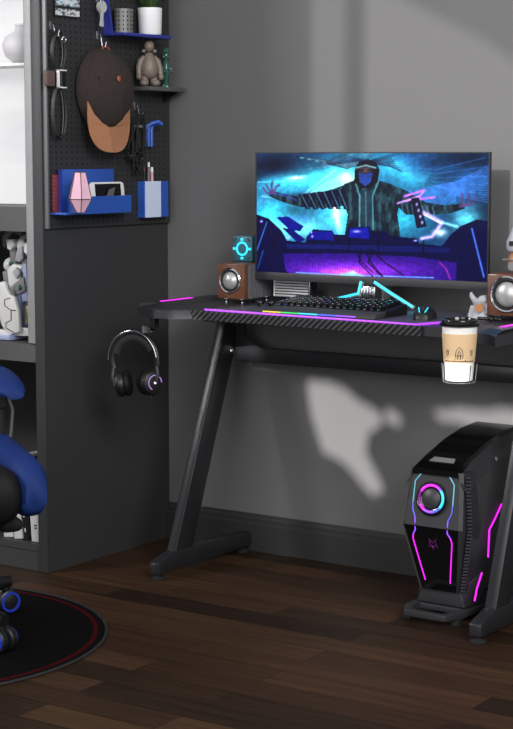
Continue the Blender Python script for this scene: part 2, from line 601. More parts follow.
# white mecha figurine
fx, fy, fz = -.465, -.47, .656
f = thing('robot_figurine', (fx, fy, fz), 'white and lavender armoured robot figurine on the middle cabinet shelf', 'figurine')
def Q(px, py, y0=0): return (fx + (px - 23.7) / 260 - y0 * .80, fz + (339.5 - py) / 342)
def plate(name, pts, m, y0, y1, parent=f, bevel=.002):
    b = BM(); prism(b, [Q(*p, y0) for p in pts], 1, fy + y0, fy + y1)
    return obj(name, b, m, parent, bevel=bevel, angle=25)
b = BM(); prism(b, [(fx - .13, fy - .07), (fx + .006, fy - .07), (fx + .01, fy + .06), (fx - .12, fy + .06)], 2, fz + .001, fz + .016)
obj('base', b, 'mechblue', f, bevel=.003)
plate('foot', [(12, 328), (22, 326), (30, 327), (31, 334), (13, 335)], 'mech', -.05, .03)
plate('foot', [(-6, 330), (10, 329), (12, 335), (-6, 336)], 'mech', -.06, .02)
plate('leg', [(17, 290), (22, 288), (20, 328), (15, 328)], 'mechblue', -.03, .01)
plate('leg', [(22, 284), (28, 282), (28, 326), (20, 326)], 'mechblue', -.01, .04)
plate('leg_plate', [(26.5, 306), (29, 304), (29, 322), (26, 322)], 'mechyel', -.035, -.012)
plate('torso', [(8, 270), (14, 264), (24, 266), (26, 276), (22, 296), (12, 297), (9, 284)], 'mech', -.03, .03, bevel=.005)
plate('chest_plate', [(14, 272), (18, 267), (22, 272), (18, 279)], 'stone', -.04, -.031)
plate('waist', [(15, 284), (25, 276), (27, 290), (16, 296)], 'mechgrey', -.036, -.031)
plate('arm', [(22, 268), (28, 262), (29, 300), (23, 302)], 'mechblue', -.03, .01)
plate('arm', [(4, 272), (9, 272), (11, 288), (5, 290)], 'mechgrey', -.03, .01)
def blob(name, px, py, r, m, dy=0.0):
    b = BM(); x, z = Q(px, py, dy - .02); ball(b, (x, fy + dy, z), r, 14, 9); return obj(name, b, m, f, angle=70)
blob('shoulder', 8, 266, (.020, .026, .022), 'mech')
blob('shoulder', 26, 262, (.016, .024, .018), 'mech')
blob('head', 24, 246, (.028, .030, .033), 'mech')
plate('face_plate', [(19, 250), (24, 246), (25, 258), (21, 262), (17, 260)], 'stone', -.04, -.026)
plate('crest', [(26, 243), (30, 242), (30, 256), (26, 252)], 'ceramic', -.036, -.026)
plate('shoulder_pack', [(8, 240), (14, 240), (17, 245), (12, 251), (9, 249)], 'mech', -.03, .0)
plate('neck', [(11, 250), (17, 248), (18, 266), (12, 266)], 'mechgrey', -.02, .02)
blob('lens', 24, 241, (.007, .005, .007), 'mechgreen', -.0285)
blob('lens', 8, 264, (.006, .005, .007), 'mechgreen', -.025)
blob('lens', 17.5, 287, (.006, .005, .009), 'mechgreen', -.036)
plate('weapon', [(3, 238), (9, 229), (20, 227), (24, 233), (22, 238), (14, 234), (8, 241), (6, 250), (3, 248)], 'mechgrey', .015, .025)
sh = plate('shield', [(-6, 288), (2, 282), (6, 281), (8, 287), (11, 294), (16, 296), (20, 310), (21, 330), (10, 334), (3, 325), (-2, 305)], 'mech', -.062, -.050)
b = BM()
def pl(pts): tube(b, [(Q(*p, -.063)[0], fy - .0630, Q(*p, -.063)[1]) for p in pts], .0013, 5)
pl([(12.5, 297), (6.7, 299), (6.7, 305), (13, 309), (13, 319), (7.5, 322), (7.5, 327), (16, 331)])
obj('panel_line', b, 'ink', sh)
b = BM(); pl([(13, 309), (18, 309)])
obj('panel_line', b, 'ink', sh)

# books at the bottom
def book(x, wd, hgt, lean, cover, label, marks, d=.17):
    t = thing('book', (x, -.47, .0785), label, 'book', 'books on the bottom cabinet shelf')
    R_ = Matrix.Rotation(lean, 3, 'Y')
    sh_ = hgt / 2
    lift = abs(math.sin(lean)) * wd / 2
    c0 = Vector((0, 0, lift)) + R_ @ Vector((0, 0, sh_))
    bm = BM(); obox(bm, c0, (wd, d, hgt), R_)
    bm2 = BM()
    obox(bm2, c0 + R_ @ Vector((0, .004, 0)), (wd * .82, d, hgt - .008), R_)
    obj('cover', bm, cover, t, local=True, bevel=.001)
    obj('pages', bm2, 'page', t, local=True, smooth=False)
    if marks:
        for z0, n, ww, st in marks:
            bm = BM()
            for k in range(n):
                obox(bm, c0 + R_ @ Vector((ww, -d / 2 - .0006, -sh_ + z0 + k * st)), (wd * .34 * random.uniform(.6, 1), .0012, st * .55), R_)
            obj('spine_lettering', bm, 'ink' if cover == 'paper' else 'paper', t, local=True, smooth=False)
    return t
book(-.352, .038, .235, -.06, 'paper', 'rightmost white book, with a dark title high on its spine', [(.14, 8, .006, .009), (.04, 2, .0, .008)])
book(-.392, .014, .235, -.10, 'black', 'thin black book with white spine lettering between two white books', [(.03, 1, 0, .02), (.07, 14, 0, .009)])
book(-.4235, .030, .225, -.10, 'paper', 'white book just left of the thin black book', [(.16, 4, .004, .006)])
book(-.462, .034, .23, -.09, 'paper', 'white book behind the black chair lever at the picture edge', [(.10, 9, -.005, .008)])

# ------------------------------------------------------------------ pegboard and what hangs on it
PX = CX + .012     # face of the board
peg = thing('pegboard', (CX + .006, -.28, 1.0), 'black perforated pegboard mounted on the side of the cabinet', 'pegboard')
b = BM(); box(b, CX + .001, PX, -.566, -.006, .985, 2.2)
obj('board', b, 'peg', peg, smooth=False)
b = BM(); box(b, CX + .001, PX + .004, -.572, -.566, .985, 2.2)
obj('edge_strip', b, 'pegedge', peg, smooth=False)
b = BM()
P = .0225
PZ = .0168
ny = int(.55 / P)
for iy in range(ny):
    for iz in range(44):
        y = -.553 + iy * P
        z = .996 + iz * PZ
        n = 6
        vs = [b.verts.new((PX + .0004, y + .0034 * math.cos(2 * PI * k / n), z + .0034 * math.sin(2 * PI * k / n))) for k in range(n)]
        b.faces.new(vs)
o = obj('hole_grid', b, 'hole', peg, smooth=False)
o['kind'] = 'stuff'

def hook(y, z, ln=.05, h=.03, label='', m='steel'):
    t = thing('peg_hook', (PX, y, z), label, 'hook', 'pegboard hooks')
    bm = BM()
    tube(bm, [(PX, y, z), (PX + .012, y, z + .002), (PX + ln * .5, y, z - h * .3), (PX + ln * .5 + .004, y, z - h), (PX + ln, y, z - h - .004), (PX + ln + .004, y, z - h + .012)], .0022, 8)
    obj('wire', bm, m, t)
    bm = BM(); box(bm, PX, PX + .003, y - .006, y + .006, z - .012, z + .012)
    obj('plate', bm, m, t, bevel=.001)
    return t

# postcard: storm sea picture in a frame
def painted_grid(name, parent, p00, pu, pv, nu, nv, fn, m):
    p00, pu, pv = Vector(p00), Vector(pu), Vector(pv)
    me = bpy.data.meshes.new(name)
    U, V = np.meshgrid(np.linspace(0, 1, nu), np.linspace(0, 1, nv))
    base = worldloc(parent) if parent else Vector((0, 0, 0))
    q = p00 - base
    co = np.stack([q.x + pu.x * U + pv.x * V, q.y + pu.y * U + pv.y * V, q.z + pu.z * U + pv.z * V], -1).reshape(-1, 3)
    idx = np.arange(nu * nv).reshape(nv, nu)
    fc = np.stack([idx[:-1, :-1], idx[:-1, 1:], idx[1:, 1:], idx[1:, :-1]], -1).reshape(-1, 4)
    me.from_pydata(co.tolist(), [], fc.tolist())
    a = me.color_attributes.new('art', 'FLOAT_COLOR', 'POINT')
    c = fn(U, V)
    rgba = np.concatenate([c, np.ones(c.shape[:2] + (1,))], -1).astype(np.float32)
    a.data.foreach_set('color', rgba.reshape(-1))
    me.materials.append(m)
    o = bpy.data.objects.new(name, me)
    COL.objects.link(o)
    o.parent = parent
    return o
def slin(a):
    a = np.clip(a, 0, 1)
    return np.where(a <= .04045, a / 12.92, ((a + .055) / 1.055) ** 2.4)
def C(r, g, b_):
    return np.array([r, g, b_]) / 255.0
rng = np.random.RandomState(4)
def vnoise(x, y, s, seed=0, oct_=4):
    r = np.random.RandomState(seed)
    out = np.zeros_like(x)
    amp, tot = 1.0, 0
    for k in range(oct_):
        g = r.rand(64, 64)
        xx, yy = (x * s) % 63, (y * s) % 63
        i, j = np.floor(xx).astype(int), np.floor(yy).astype(int)
        fx_, fy_ = xx - i, yy - j
        fx_, fy_ = fx_ * fx_ * (3 - 2 * fx_), fy_ * fy_ * (3 - 2 * fy_)
        v_ = g[j, i] * (1 - fx_) * (1 - fy_) + g[j, i + 1] * fx_ * (1 - fy_) + g[j + 1, i] * (1 - fx_) * fy_ + g[j + 1, i + 1] * fx_ * fy_
        out += v_ * amp
        tot += amp
        amp *= .5
        s *= 2
    return out / tot
def sea(U, V):
    n = vnoise(U * 4, V * 6, 3, 3)
    c = C(200, 205, 212) * np.ones(U.shape + (3,))
    c = c * (1 - .75 * np.clip((n - .45) * 4, 0, 1)[..., None])
    c = c + C(20, 60, 80) * np.clip((vnoise(U * 3, V * 3, 2, 8) - .5) * 4, 0, 1)[..., None]
    band = np.exp(-((V - .28) / .06) ** 2)[..., None]
    c = c * (1 - band) + C(15, 18, 20) * band
    c = np.where((V < .22)[..., None] & (n < .52)[..., None], C(205, 208, 210), c)
    return slin(c)
t = thing('postcard', (PX, -.475, 1.57), 'framed stormy grey sea picture at the top of the pegboard', 'picture')
b = BM(); box(b, PX + .001, PX + .004, -.537, -.423, 1.572, 1.66)
obj('frame', b, 'black', t)
painted_grid('picture', t, (PX + .0046, -.531, 1.576), (0, .104, 0), (0, 0, .08), 60, 44, sea, attr_base('sea_print'))

# wristwatch on a hook
hook(-.549, 1.545, .03, .025, 'small steel hook holding the black strap watch')
t = thing('wristwatch', (PX + .02, -.545, 1.52), 'black strapped wristwatch with square silver case hanging open', 'watch')
def strap_side(s, w_=.026):
    pts = []
    for k in range(33):
        z = 1.522 - k / 32 * .285
        if z > 1.425: e = math.sin(PI * min(1, (1.522 - z) / .097)) ** .7
        elif z > 1.374: e = 0
        else: e = math.sin(PI * (1.374 - z) / .138) ** .6 if 1.374 - z < .1375 else 0
        pts.append((PX + .022, -0.542 + s * w_ * (.3 + .7 * e) if k < 32 else -0.542, z))
    return pts
for s_ in (-1, 1):
    b = BM(); tube(b, strap_side(s_), .0065, 8, flat=.6)
    obj('strap', b, 'strap', t)
b = BM(); tube(b, strap_side(.72), .0009, 6)
obj('strap_edge', b, 'mechgrey', t)
b = BM(); tube(b, [(PX + .022, -0.542 + .016 * math.cos(a), 1.523 + .008 * math.sin(a)) for a in [2 * PI * k / 14 for k in range(14)]], .003, 6, closed=True)
obj('buckle', b, 'black', t)
b = BM(); tube(b, [(PX + .028, -0.523 + .008 * math.cos(a), 1.508 + .008 * math.sin(a)) for a in [2 * PI * k / 14 for k in range(14)]], .0016, 6, closed=True)
ball(b, (PX + .03, -0.529, 1.513), .004, 8, 6)
obj('ring', b, 'chrome', t)
b = BM()
for q in ((-0.555, -0.549, 1.374, 1.425), (-0.555, -0.519, 1.421, 1.425), (-0.555, -0.519, 1.374, 1.378)):
    box(b, PX + .026, PX + .034, *q)
obj('case', b, 'white', t, bevel=.001)
b = BM(); box(b, PX + .018, PX + .026, -0.549, -0.517, 1.378, 1.421)
obj('dial', b, 'blackgloss', t)
b = BM(); box(b, PX + .01, PX + .024, -0.592, -0.557, 1.378, 1.421)
obj('band_cover', b, mat('mottled_brown_leather', rgb(88, 70, 66), .7, var=.6, vscale=200), t, bevel=.003)

# key bunch
hook(-.372, 1.64, .035, .02, 'steel hook carrying the bunch of keys')
t = thing('key_bunch', (PX + .03, -.372, 1.62), 'bunch of silver keys hanging at the top of the pegboard', 'keys')
b = BM(); tube(b, [(PX + .036, -.372 + .012 * math.cos(a), 1.628 + .012 * math.sin(a)) for a in [2 * PI * k / 16 for k in range(16)]], .0015, 6, closed=True)
obj('key_ring', b, 'chrome', t)
for k, (dy, rot) in enumerate(((-.008, .14), (.004, -.05), (.010, -.2))):
    b = BM()
    R_ = Matrix.Rotation(rot, 3, 'X')
    def kp(bm, c, s):
        obox(bm, Vector((PX + .036 + k * .004, -.372 + dy * .4, 1.622)) + R_ @ Vector(c), s, R_)
    lathe(b, [(0, -.0012), (.016, -.0012), (.016, .0012), (0, .0012)], Vector((PX + .036 + k * .004, -.372 + dy * .4, 1.622)) + R_ @ Vector((0, 0, -.016)), (1, 0, 0), 16)
    kp(b, (0, 0, -.045), (.002, .011, .052))
    for j in range(4):
        kp(b, (0, .005, -.045 - j * .006), (.0018, .005, .003))
    obj('key', b, 'keysilver', t)

# blue L-shelf
t = thing('blue_shelf', (PX, -.15, 1.535), 'blue shelf with an upright blue strip, top of the pegboard', 'shelf')
b = BM(); prism(b, [(-.322, 1.538), (-.318, 1.530), (-.092, 1.530), (-.092, 1.540)], 0, PX + .001, PX + .076)
obj('tray', b, 'blue2', t, bevel=.002)
b = BM(); loft(b, [[(PX + .001, -.306, 1.532), (PX + .03, -.306, 1.532), (PX + .03, -.313, 1.532), (PX + .001, -.313, 1.532)],
                   [(PX + .001, -.333, 1.66), (PX + .03, -.333, 1.66), (PX + .03, -.340, 1.66), (PX + .001, -.340, 1.66)]])
obj('upright_strip', b, 'blue2', t)

# plant
t = thing('potted_plant', (PX + .052, -.095, 1.541), 'green leafy plant in a plain white pot on the blue shelf', 'potted plant')
c = Vector((PX + .0385, -.148, 1.5405))
b = BM(); lathe(b, [(.0, 0), (.031, 0), (.034, .004), (.036, .078), (.032, .078), (.030, .070), (0, .070)], c, seg=36)
obj('pot', b, 'ceramic', t, angle=50)
b = BM(); lathe(b, [(0, .0705), (.030, .0705), (.0, .073)], c, seg=20)
obj('soil', b, 'soil', t)
b = BM()
for k in range(80):
    a = random.uniform(0, 2 * PI)
    r0 = random.uniform(0, .024)
    r1 = r0 + random.uniform(.012, .05)
    h = random.uniform(.03, .14)
    p0 = c + Vector((r0 * math.cos(a), r0 * math.sin(a), .070))
    p1 = c + Vector((min(r1, .06) * math.cos(a), r1 * math.sin(a), .070 + h))
    if p1.x < PX + .012: p1.x = PX + .012
    d = (p1 - p0)
    s = d.cross(Vector((0, 0, 1))).normalized() * random.uniform(.004, .008)
    up = Vector((0, 0, .006))
    mid = (p0 + p1) / 2 + up
    for f1, f2 in ((0, 1),):
        vs = [b.verts.new(q) for q in (p0, mid + s, p1, mid - s)]
        b.faces.new(vs[:3]); b.faces.new((vs[0], vs[2], vs[3]))
bmesh.ops.solidify(b, geom=b.faces[:], thickness=.0006)
obj('foliage', b, 'leaf', t, smooth=False)

# perforated grey cup
t = thing('perforated_cup', (PX + .04, -.215, 1.541), 'small grey perforated metal cup left of the white pot', 'cup')
c = Vector((PX + .030, -.262, 1.5405))
b = BM(); lathe(b, [(0, 0), (.027, 0), (.028, .068), (.0265, .068), (.0225, .003), (0, .003)], c, seg=30)
obj('body', b, 'grill', t, angle=50)
b = BM()
for i in range(14):
    for j in range(5):
        a = 2 * PI * i / 14
        q = c + Vector((.0278 * math.cos(a), .0278 * math.sin(a), .01 + j * .012))
        obox(b, q, (.0012, .003, .005), Matrix.Rotation(a, 3, 'Z'))
obj('holes', b, 'hole', t, smooth=False)

# dark shelf, doll, green glass figure
t = thing('dark_shelf', (PX, -.12, 1.385), 'thin dark grey shelf below the blue one', 'shelf')
b = BM(); box(b, PX + .001, PX + .072, -.195, -.02, 1.378, 1.390)
obj('board', b, 'cab_shelf', t, bevel=.001)
b = BM(); prism(b, [(PX + .001, 1.378), (PX + .06, 1.378), (PX + .001, 1.345)], 1, -.04, -.034); 
obj('bracket', b, 'black', t)
t = thing('vinyl_doll', (PX + .05, -.1, 1.393), 'plain taupe doll figure standing with arms down on the dark shelf', 'doll')
c = Vector((PX + .042, -.158, 1.3905)); 
RD = Matrix.Rotation(math.radians(-52), 3, 'Z')
def dq(x, y, z): return c + RD @ Vector((y, x, z))
# doll faces +X towards the camera: local x = sideways, y = forward
RY = Matrix.Rotation(math.radians(-35), 3, 'Z')
def D(side, fwd, z): return c + RY @ Vector((fwd, side, z))
b = BM()
lathe(b, [(0, .022), (.018, .024), (.026, .038), (.027, .055), (.022, .075), (.014, .092), (.010, .098), (0, .10)], c, seg=20)
for s in (-1, 1):
    tube(b, [D(s * .010, 0, .040), D(s * .014, 0, .02), D(s * .017, .003, .006)], [.012, .012, .014], 12)
    ball(b, D(s * .018, .008, .0105), (.014, .014, .0105), 12, 8)
    tube(b, [D(s * .014, 0, .086), D(s * .026, 0, .074), D(s * .033, .002, .052), D(s * .033, .006, .034)], [.008, .010, .009, .008], 12)
    ball(b, D(s * .034, .008, .028), (.009, .009, .010), 10, 8)
obj('body', b, 'doll', t, angle=70)
b = BM()
ball(b, D(0, .002, .117), (.015, .015, .017), 18, 12)
for s in (-1, 1):
    ball(b, D(s * .017, .002, .103), (.0065, .0065, .006), 10, 8)
obj('head', b, 'doll', t, angle=70)
t = thing('glass_figure', (PX + .05, -.03, 1.393), 'dark green glass figure at the right end of the dark shelf', 'figurine')
c = Vector((PX + .045, -.080, 1.3905))
b = BM()
lathe(b, [(0, 0), (.015, 0), (.015, .006), (.006, .012), (.008, .03), (.013, .05), (.010, .07), (.005, .084), (0, .086)], c, seg=14)
for s in (-1, 1):
    tube(b, [c + Vector((0, s * .006, .072)), c + Vector((.004, s * .016, .056)), c + Vector((.012, s * .013, .042))], [.004, .004, .003], 8)
obj('body', b, 'greenglass', t, angle=60)
b = BM(); ball(b, c + Vector((0, 0, .094)), (.011, .011, .011), 12, 8); lathe(b, [(0, .102), (.014, .103), (.008, .114), (0, .115)], c, seg=12)
obj('head', b, 'greenglass', t)

# cap
hook(-.345, 1.530, .03, .03, 'steel hook above the brown cap')
t = thing('baseball_cap', (PX + .03, -.345, 1.33), 'dark brown cap with tan visor hanging on the pegboard', 'cap')
b = BM()
cy0, cz0 = -.336, 1.374
rings = []
for k in range(10):
    a = k / 9
    r = math.cos(a * PI / 2 * .98) ** .6 if k < 9 else .05
    rings.append([(PX + .010 + .074 * a, cy0 + .004 * a + (.117 * r) * math.cos(2 * PI * j / 36) * (1 - .12 * max(0, -math.sin(2 * PI * j / 36)) ** 1.5), cz0 + .002 * a + (.120 * r) * math.sin(2 * PI * j / 36) * (1 + .06 * (math.sin(2 * PI * j / 36) < 0))) for j in range(36)])
loft(b, rings)
cr = obj('crown', b, 'hat', t, angle=70)
b = BM()
# visor pointing down
prof = []
N_ = 18
for k in range(N_ + 1):
    a = PI + PI * k / N_
    ca, sa = math.cos(a), math.sin(a)
    prof.append((cy0 + .004 + .096 * math.copysign(abs(ca) ** .75, ca), 1.300 + .103 * math.copysign(abs(sa) ** .85, sa)))
inner = [(cy0 + .099, 1.330), (cy0 + .06, 1.292), (cy0 + .02, 1.272), (cy0 - .01, 1.268), (cy0 - .04, 1.281), (cy0 - .07, 1.305), (cy0 - .092, 1.340)]
poly = prof + inner
rows = [[(PX + .052 + .012 * (1 - ((p[0] - cy0) / .1) ** 2), p[0], p[1]) for p in poly], [(PX + .055 + .012 * (1 - ((p[0] - cy0) / .1) ** 2), p[0], p[1]) for p in poly]]
loft(b, rows)
for v_ in b.verts: v_.co.y -= .030
vis = obj('visor', b, 'brim', t, smooth=False)
b = BM()
for (yy, zz) in ((-.353, 1.405),):
    lathe(b, [(0, 0), (.008, 0), (.009, .002), (.006, .004), (0, .004)], (PX + .0835, yy, zz), (1, 0, 0), 14)
obj('button', b, 'copper', cr)
b = BM(); lathe(b, [(0, 0), (.003, 0), (.003, .001), (0, .001)], (PX + .0700, -.425, 1.405), (1, -.55, 0), 10)
obj('eyelet', b, 'hole', cr)
b = BM(); tube(b, [(PX + .022, -.352 + .034 * k / 8, 1.4905 + .008 * math.sin(PI * k / 8)) for k in range(9)], .0035, 8)
obj('back_tab', b, 'copper', t)

# cable bundle with sunglasses
hook(-.178, 1.335, .03, .035, 'steel hook holding the dark cable bundle')
t = thing('cable_bundle', (PX + .02, -.18, 1.25), 'tangled bundle of thin black cables beside the cap', 'cables')
for k in range(10):
    b = BM()
    a0 = random.uniform(-.05, .01)
    pts = []
    lw = random.uniform(.010, .032); ln = random.uniform(.09, .19)
    for j in range(25):
        a = 2 * PI * j / 24
        pts.append((PX + .02 + .008 * math.sin(a * 2 + k) + k * .001, -.185 + a0 * (1 - math.cos(a)) / 2 + lw * math.sin(a), 1.308 - ln * (1 - math.cos(a)) / 2))
    tube(b, pts[:-1], .0022, 6, closed=True)
    obj('cable_loop', b, 'rubber', t)
b = BM(); box(b, PX + .012, PX + .03, -.205, -.175, 1.27, 1.278)
obj('cable_tie', b, 'mechgrey', t, bevel=.002)
t = thing('sunglasses', (PX + .03, -.19, 1.19), 'folded black sunglasses hanging low in the cable bundle', 'sunglasses')
for s in (-1, 1):
    b = BM()
    tube(b, [(PX + .03, -0.223 + s * .026 + .020 * math.cos(a), 1.185 + .016 * math.sin(a) - .004 * s) for a in [2 * PI * k / 16 for k in range(16)]], .0022, 6, closed=True)
    obj('rim', b, 'blackgloss', t)
    b = BM(); tube(b, [(PX + .03, -0.223 + s * .044, 1.19), (PX + .022, -0.223 + s * .034, 1.22), (PX + .02, -0.223 + s * .012, 1.262)], .002, 6)
    obj('temple', b, 'blackgloss', t)
b = BM(); tube(b, [(PX + .03, -0.229, 1.190), (PX + .031, -0.223, 1.193), (PX + .03, -0.217, 1.190)], .002, 6)
obj('bridge', b, 'steel', t)

# blue bent hook
t = thing('blue_pipe_hook', (PX, -.09, 1.25), 'bent bright blue plastic hook above the pen holder', 'hook')
for k in range(3):
    b = BM()
    y = -.140 + k * .012
    tube(b, [(PX + .012 + .002 * k, y, 1.215), (PX + .012 + .002 * k, y, 1.262), (PX + .016, y + .004, 1.276), (PX + .026, y + .016, 1.284), (PX + .038, y + .035 - k * .004, 1.289 - k * .004)], .0062, 10)
    obj('pipe', b, 'blue', t, angle=60)
b = BM(); box(b, PX + .001, PX + .010, -.144, -.112, 1.225, 1.255)
obj('back_plate', b, 'blue', t)

# blue organizer
t = thing('wall_organizer', (PX, -.37, 1.03), 'blue letter organizer with a front pocket, low on the pegboard', 'organizer')
b = BM(); box(b, PX + .012, PX + .016, -.530, -.295, 1.030, 1.15)
obj('back_plate', b, 'blue', t, bevel=.001)
b = BM(); box(b, PX + .001, PX + .060, -.560, -.270, 1.024, 1.030)
obj('bottom_plate', b, 'blue', t, bevel=.001)
b = BM(); box(b, PX + .056, PX + .060, -.520, -.270, 1.030, 1.074); box(b, PX + .030, PX + .056, -.520, -.516, 1.030, 1.074); box(b, PX + .030, PX + .056, -.274, -.270, 1.030, 1.074)
obj('front_pocket', b, 'blue', t)
b = BM(); box(b, PX + .012, PX + .020, -.537, -.530, 1.030, 1.15)
obj('plate_edge', b, 'blue2', t)  # blue-violet strip along the left edge of the plate
t = thing('notebook', (PX + .012, -.50, 1.031), 'small dull red spiral notebook behind the blue organizer plate', 'notebook')
b = BM(); box(b, PX + .002, PX + .010, -.556, -.520, 1.031, 1.135)
obj('cover', b, 'red', t, bevel=.001)
b = BM()
for k in range(9):
    tube(b, [(PX + .0085 + .006 * math.cos(a), -.556 + .004 * math.sin(a) , 1.04 + k * .011) for a in [2 * PI * j / 8 for j in range(8)]], .0011, 5, closed=True)
obj('spiral', b, 'steel', t)
# pink crystal with black frame
t = thing('geometric_lantern', (PX + .055, -.44, 1.031), 'pink faceted crystal with thin black frame lines in the organizer', 'ornament')
c = Vector((PX + .0975, -.545, 1.0305))
def cring(r, z, n=6, ph=.3): return [c + Vector((r * math.cos(ph + 2 * PI * k / n), r * math.sin(ph + 2 * PI * k / n), z)) for k in range(n)]
b = BM(); loft(b, [cring(.012, 0), cring(.034, .038), cring(.017, .112)])
obj('crystal', b, 'pinkc', t, smooth=False)
b = BM()
rg = [cring(.0125, 0.001), cring(.0345, .038), cring(.0175, .1125)]
for k in range(6):
    tube(b, [rg[0][k], rg[1][k], rg[2][k]], .0011, 5)
for r_ in rg: tube(b, r_, .0011, 5, closed=True)
obj('wire_frame', b, 'ink', t)
# phone
t = thing('smartphone', (PX + .08, -.33, 1.031), 'white-edged smartphone with black screen leaning in the blue pocket', 'phone')
b = BM(); prism(b, rect_round(-.355, 1.0745, .150, .077, .011), 0, PX + .036, PX + .044)
for v_ in b.verts: v_.co.x += (1.07 - v_.co.z) * .1
obj('body', b, 'white', t, bevel=.002)
b = BM(); box(b, PX + .0438, PX + .0446, -.413, -.297, 1.041, 1.108)
for v_ in b.verts: v_.co.x += (1.07 - v_.co.z) * .1
obj('screen', b, 'photo_glass', t, smooth=False)
t = thing('paper_card', (PX + .09, -.35, 1.031), 'small grey brown card standing against the phone', 'card')
b = BM(); prism(b, [(-.385, 1.042), (-.345, 1.055), (-.330, 1.098), (-.358, 1.092)], 0, PX + .0475, PX + .0485)
obj('card', b, 'khaki', t, smooth=False)

# pen holder
t = thing('pen_holder', (PX + .015, -.10, 1.005), 'blue pen holder with pale front panel, lower right of the pegboard', 'pen holder')
x0, x1, y0, y1 = PX + .001, PX + .026, -.166, -.048
b = BM()
box(b, x0, x1, y0, y0 + .003, 1.005, 1.112); box(b, x0, x1, y1 - .003, y1, 1.005, 1.112)
box(b, x0, x0 + .003, y0 + .003, y1 - .003, 1.005, 1.112); box(b, x1 - .003, x1, y0 + .003, y1 - .003, 1.005, 1.112); box(b, x0 + .003, x1 - .003, y0 + .003, y1 - .003, 1.005, 1.009)
obj('box', b, 'blue', t, smooth=False)
b = BM(); box(b, x1, x1 + .003, y0 + .004, y1 - .040, 1.005, 1.112)
obj('front_panel', b, 'paleblue', t, smooth=False)
def pen(y, x, top, lean, m1, m2, label, r=.0035):
    t = thing('pen', (x, y, 1.0095), label, 'pen', 'pens in the blue holder')
    p0, p1 = Vector((x, y, 1.0098)), Vector((x, y + lean, top))
    bm = BM(); tube(bm, [p0, p1], r, 10)
    obj('barrel', bm, m1, t)
    bm = BM(); tube(bm, [p1, p1 + (p1 - p0).normalized() * .014], [r * 1.15, r], 10)
    obj('cap', bm, m2, t)
pen(-.128, PX + .014, 1.155, .0, 'mechgrey', 'white', 'tallest pen, grey with a white tip')
pen(-.108, PX + .015, 1.140, -.006, 'pencil', 'white', 'pale pink pen leaning beside the tallest one', .0045)
pen(-.152, PX + .013, 1.142, .004, 'black', 'red', 'thin dark pen at the left side of the holder', .0025)

# ------------------------------------------------------------------ desk
ZT, ZB = .770, .746
desk = thing('gaming_desk', (.52, -.28, 0), 'black gaming desk with carbon edge, purple light strip and slanted legs', 'desk')
poly = [(-.050, -.070), (-.052, -.462), (.045, -.512), (.100, -.495), (.150, -.462), (.86, -.492), (.95, -.515), (1.02, -.555), (1.10, -.585), (1.135, -.625), (1.150, -.070)]
b = BM()
inset = [(x, y + (.0 if y > -.1 else .004)) for x, y in poly]
prism(b, inset, 2, ZB, ZT)
obj('tabletop', b, 'desktop', desk, smooth=False)
b = BM()
prism(b, [(-.474, ZT + .001), (-.474, ZT - .004), (-.471, ZB - .001), (-.466, ZB - .001), (-.466, ZT + .001)], 0, .10, .87)
for v_ in b.verts: v_.co.y += .008 - .034 * (v_.co.x - .15) / .72
obj('carbon_edge', b, 'carbon', desk, smooth=False)
# raised wings
b = BM(); loft(b, [[(-.051, -.45, ZT), (.030, -.45, ZT), (.030, -.10, ZT), (-.051, -.10, ZT)], [(-.049, -.44, ZT + .010), (-.010, -.41, ZT + .010), (-.010, -.115, ZT + .010), (-.049, -.105, ZT + .010)]])
wl = obj('wing_panel', b, 'wing', desk, smooth=False)
b = BM(); loft(b, [[(1.055, -.55, ZT), (1.12, -.585, ZT), (1.14, -.10, ZT), (1.055, -.10, ZT)], [(1.075, -.53, ZT + .010), (1.125, -.56, ZT + .010), (1.135, -.115, ZT + .010), (1.075, -.115, ZT + .010)]])
wr = obj('wing_panel', b, 'wing', desk, smooth=False)
def dashes(x0, x1, ya, yb, z0, z1, parent):
    n = 6
    for k in range(n):
        b = BM()
        y = ya + (yb - ya) * (k + .12) / n
        y2 = ya + (yb - ya) * (k + .88) / n
        loft(b, [[(x0, y, z0), (x0, y2, z0), (x0, y2, z0 + .0015), (x0, y, z0 + .0015)], [(x1, y + .006, z1), (x1, y2 + .006, z1), (x1, y2 + .006, z1 + .0015), (x1, y + .006, z1 + .0015)]])
        obj('light_dash', b, 'led_magenta', parent, smooth=False)
dashes(-.034, -.024, -.38, -.235, ZT + .010, ZT + .010, wl)
dashes(1.085, 1.096, -.50, -.36, ZT + .010, ZT + .010, wr)
